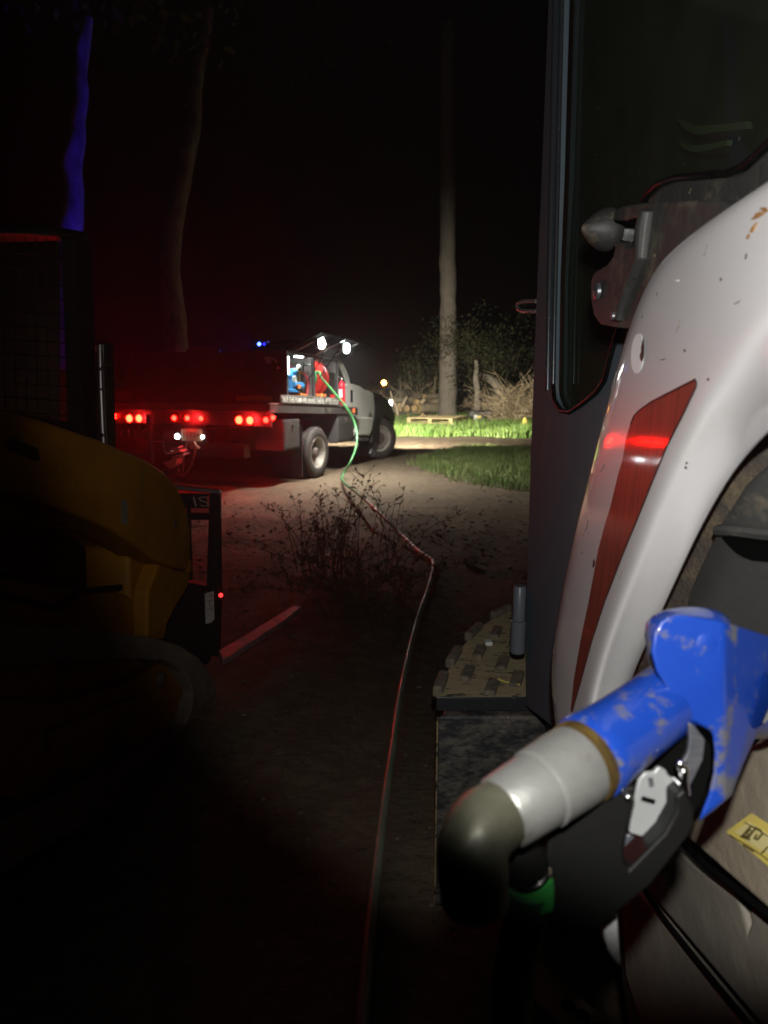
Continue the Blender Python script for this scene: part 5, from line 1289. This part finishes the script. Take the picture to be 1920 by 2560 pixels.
# hose coupling under the swivel
k0 = cp(1265, 2090, .43); k1_ = cp(1326, 2180, .44); dk = (k1_ - k0)
Z('coupling', 'black_plastic', ang=50)(MB().lathe(k0, dk, [(0, 0), (0, .012), (.006, .0155), (dk.length - .006, .0155), (dk.length - .002, .0135)], 26))
Z('coupling_rim', 'chrome', ang=60)(MB().lathe(k1_ - dk.normalized() * .004, dk, [(0, .0135), (.001, .0152), (.003, .0152), (.004, .013)], 30))
M['cuff_green'] = mat('cuff_green', (.02, .16, .03), .4)
Z('hose_cuff', 'cuff_green')(MB().lathe(k1_ + dk.normalized() * .001, (dk.normalized() + Vector((0, 0, -1))), [(0, 0), (0, .0145), (.018, .0145), (.02, .012), (.021, 0)], 26))

# ================================================================== YELLOW LOADER (left)
LO = Vector((-.93, 2.28, 0)); TL = R(8)
HL_ = Vector((math.sin(TL), math.cos(TL), 0)); LL_ = Vector((-math.cos(TL), math.sin(TL), 0))
YL = thing('track_loader', (-1.6, 2.3, 0), 'yellow tracked loader with pallet forks standing at the left', 'loader')
def lp_(u, v, o_=0.0): return onp(u, v, LL_, LL_.dot(LO + LL_ * o_))
def LPX(pts, o_=0.0): return [lp_(u, v, o_) for u, v in pts]
def Y(name, m, **k): return lambda mb: mb.build(name, m, k.pop('parent', YL), **k)
boom = [(-300, 960), (0, 1022), (110, 1050), (250, 1098), (370, 1150), (415, 1180), (445, 1215), (468, 1270), (478, 1320), (478, 1400), (472, 1425), (440, 1420), (404, 1408), (330, 1355), (280, 1325), (225, 1300), (110, 1255), (0, 1222), (-300, 1150)]
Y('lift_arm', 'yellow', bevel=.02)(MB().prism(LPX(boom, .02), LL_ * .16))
link = [(400, 1400), (440, 1424), (470, 1428), (478, 1392), (484, 1420), (470, 1470), (440, 1520), (420, 1560), (412, 1600), (370, 1600), (370, 1480)]
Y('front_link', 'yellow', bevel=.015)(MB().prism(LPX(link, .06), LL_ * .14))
body_ = [(-300, 1400), (0, 1440), (150, 1470), (300, 1480), (325, 1490), (322, 1370), (240, 1318), (340, 1330), (420, 1420), (415, 1500), (400, 1640), (200, 1760), (-300, 1760)]
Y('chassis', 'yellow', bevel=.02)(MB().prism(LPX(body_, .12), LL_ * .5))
Y('engine_bay', 'loader_black')(MB().prism(LPX([(-300, 1150), (0, 1222), (225, 1300), (330, 1355), (335, 1500), (-300, 1450)], .3), LL_ * .9))
Y('wear_cap', 'rim_dark')(MB().lathe(lp_(437, 1307, .018), -LL_, [(0, .016), (.004, .015), (.005, 0)], 16))
Y('warning_label', 'tank_grey')(MB().prism(LPX([(303, 1252), (318, 1250), (320, 1312), (304, 1308)], .0185), LL_ * .001))
q_pl = Y('arm_plaque', 'loader_black')(MB().prism(LPX([(18, 1100), (30, 1092), (96, 1122), (100, 1150), (85, 1152), (20, 1124)], .0175), LL_ * .002))
# hinged links between arm and body
q = MB(); q.tube(LPX([(-50, 1470), (60, 1500), (140, 1520), (200, 1480), (300, 1468)], .11), .012, 8)
Y('hydraulic_line', 'loader_black')(q)
# track: a rubber loop with lugs
outer = [(-300, 1540), (0, 1560), (200, 1572), (380, 1592), (450, 1612), (500, 1645), (535, 1695), (551, 1750), (552, 1800), (540, 1850), (510, 1895), (460, 1935), (330, 2005), (180, 2085), (0, 2190), (-300, 2380)]
inner = [(-300, 2230), (0, 2060), (180, 1965), (310, 1898), (420, 1845), (465, 1810), (480, 1770), (482, 1730), (470, 1695), (448, 1668), (410, 1652), (360, 1650), (250, 1655), (100, 1662), (0, 1668), (-300, 1665)]
Y('track', 'track_rubber', bevel=.012)(MB().prism(LPX(outer + inner, 0), LL_ * .42))
frm = [(-300, 1720), (0, 1740), (150, 1760), (330, 1700), (400, 1660), (440, 1668), (468, 1700), (472, 1790), (400, 1835), (300, 1885), (180, 1950), (0, 2045), (-300, 2200)]
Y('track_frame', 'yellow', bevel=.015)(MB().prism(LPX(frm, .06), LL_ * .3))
for u, v, r_ in ((398, 1698, .03), (300, 1880, .04), (150, 1960, .05), (0, 2040, .05)):
    Y('roller', 'rim_dark')(MB().lathe(lp_(u, v, .055), -LL_, [(0, r_), (.02, r_), (.025, r_ * .6), (.026, 0)], 18))
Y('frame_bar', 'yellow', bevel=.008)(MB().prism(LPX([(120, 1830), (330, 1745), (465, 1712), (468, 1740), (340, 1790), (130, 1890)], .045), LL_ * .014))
# cab: roof, posts, side mesh
co = .35
Y('cab_roof', 'loader_black', bevel=.02)(MB().prism(LPX([(-300, 540), (0, 556), (150, 566), (222, 580), (226, 600), (150, 592), (0, 586), (-300, 580)], co), LL_ * 1.0))
Y('cab_post', 'loader_black')(MB().prism(LPX([(188, 590), (226, 598), (236, 800), (243, 1110), (206, 1100), (196, 800)], co), LL_ * .06))
Y('cab_back', 'loader_black')(MB().prism([lp_(-300, 540, co + 1.0), lp_(150, 566, co + 1.0), lp_(150, 1100, co + 1.0), lp_(-300, 1100, co + 1.0)], LL_ * .03))
q = MB()
for i in range(9):
    u = 170 - i * 27; q.tube(LPX([(u, 595), (u + 6, 1090)], co + .02), .0022, 4)
for i in range(13):
    v = 640 + i * 36; q.tube(LPX([(-80, v - 14), (196, v + 4)], co + .025), .0022, 4)
Y('side_mesh', 'loader_black')(q)
Y('lower_side_panel', 'loader_black')(MB().prism(LPX([(-300, 990), (0, 1028), (200, 1058), (206, 1100), (0, 1100), (-300, 1100)], co), LL_ * .03))
# front posts with hydraulic lines catching the tail light
M['gloss_red_catch'] = mat('worn_steel', (.30, .27, .27), .36, 0.9)
q = MB(); q.tube(LPX([(250, 862), (252, 960), (256, 1060), (260, 1120)], .30), .013, 18)
Y('hydraulic_tube', 'gloss_red_catch')(q)
Y('door_post', 'loader_black')(MB().prism(LPX([(268, 858), (284, 858), (290, 1130), (272, 1130)], .30), LL_ * .05))
Y('fitting', 'chrome', split=True)(MB().ball(lp_(255, 1088, .285), .008, 8).ball(lp_(279, 868, .28), .006, 8).ball(lp_(248, 853, .28), .005, 8))
Y('red_lit_oval', 'red_rubber', bevel=.01)(MB().prism(LPX([(250, 862), (260, 858), (267, 870), (268, 900), (262, 906), (252, 890)], .33), LL_ * .03))  # unclear oval lit by the tail lights, the red put into its colour
Y('mirror_bracket', 'gloss_red_catch', split=True)(MB().tube(LPX([(246, 927), (256, 918), (262, 914), (268, 912)], .29), .005, 6).tube(LPX([(284, 945), (295, 950), (303, 955), (296, 962), (290, 966)], .28), .005, 6).tube(LPX([(250, 973), (268, 974)], .29), .004, 6))
for v in (1003, 1017, 1040, 1057):  # small bits coloured red to imitate the tail light on them
    Y('red_lit_block', 'red_rubber', bevel=.004)(MB().prism(LPX([(256, v), (270, v - 2), (270, v + 10), (257, v + 11)], .33), LL_ * .02))
# pallet fork carriage
Yc = 3.45
def CY(pts, y=Yc): return [ony(u, v, y) for u, v in pts]
bk_ = Vector((0, .03, 0))
Y('fork_backrest', 'loader_black')(MB().prism(CY([(524, 1228), (550, 1230), (552, 1480), (548, 1640), (520, 1640), (516, 1480)]), bk_))
Y('backrest_rail', 'gloss_red_catch', bevel=.004)(MB().prism(CY([(380, 1206), (455, 1216), (550, 1227), (550, 1236), (455, 1226), (380, 1216)], Yc - .002), bk_ * 1.2))
Y('backrest_rail', 'loader_black')(MB().prism(CY([(380, 1282), (523, 1285), (523, 1300), (380, 1300)], Yc + .004), bk_))
Y('carriage', 'loader_black')(MB().prism(CY([(400, 1440), (515, 1465), (520, 1660), (400, 1660)], Yc + .01), bk_ * 2))
for u in (470, ):
    Y('backrest_bar', 'loader_black')(MB().prism(CY([(u - 4, 1240), (u + 4, 1240), (u + 10, 1450), (u, 1450)], Yc + .006), bk_ * .6))
sg = Y('backrest_sign', 'loader_black')(MB().prism(CY([(400, 1232), (522, 1234), (522, 1284), (400, 1284)], Yc + .036), bk_ * .15))
MB().prism(CY([(516, 1241), (527, 1241), (533, 1265), (533, 1286), (455, 1284), (455, 1270), (522, 1271)], Yc + .034), (0, .0015, 0)).build('red_border', 'sign_red', sg)
tv, tf = text_mesh('IS', 1.0, 1.0, bold=-.02)
def sg_map(p): return ony(482 + p.x * 36 + (1 - p.y) * 6, 1266 - p.y * 24, Yc + .0335)
q = MB(); q.add([sg_map(p) for p in tv], tf); q.build('sign_lettering', 'sign_outline', sg, smooth=False)
ws_ = Y('white_tag', 'label_white')(MB().prism(CY([(512, 1484), (534, 1478), (536, 1548), (528, 1556), (514, 1560)], Yc - .004), (0, .002, 0)))
q = MB()
for a_, b__ in (((523, 1488), (531, 1486)), ((531, 1486), (529, 1494)), ((516, 1504), (532, 1501)), ((524, 1502), (524, 1518)), ((517, 1520), (530, 1524)), ((530, 1524), (532, 1516))):
    q.tube([ony(*a_, Yc - .006), ony(*b__, Yc - .006)], .0016, 4)
q.build('tag_marks', 'ink', ws_)
Y('marker_light', 'marker_red')(MB().ball(ony(552, 1488, Yc - .01), .011, 10))
zf = .12
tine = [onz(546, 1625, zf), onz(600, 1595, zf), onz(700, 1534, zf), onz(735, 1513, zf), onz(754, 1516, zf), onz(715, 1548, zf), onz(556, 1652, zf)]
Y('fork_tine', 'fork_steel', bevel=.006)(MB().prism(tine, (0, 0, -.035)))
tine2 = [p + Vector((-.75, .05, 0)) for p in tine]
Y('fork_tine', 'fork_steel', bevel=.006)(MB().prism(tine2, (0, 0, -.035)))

# ------------------------------------------------------------------ the head torch worn by the photographer
hpos = C0 + RX * .008 + UP * .09 - FW * .02
ht = lamp('head_torch', 'SPOT', hpos, 33, (1.0, .97, .92), None, aim=hpos + ray(1720, 800), size=.01, spot=R(103), blend=.2)
# ------------------------------------------------------------------ faint night light (moon)
mn = bpy.data.lights.new('moon', 'SUN'); mn.energy = .004; mn.color = (.75, .8, 1); mn.angle = R(.5)
mo = bpy.data.objects.new('moon', mn); COL.objects.link(mo); mo.rotation_euler = (R(40), R(-20), 0)
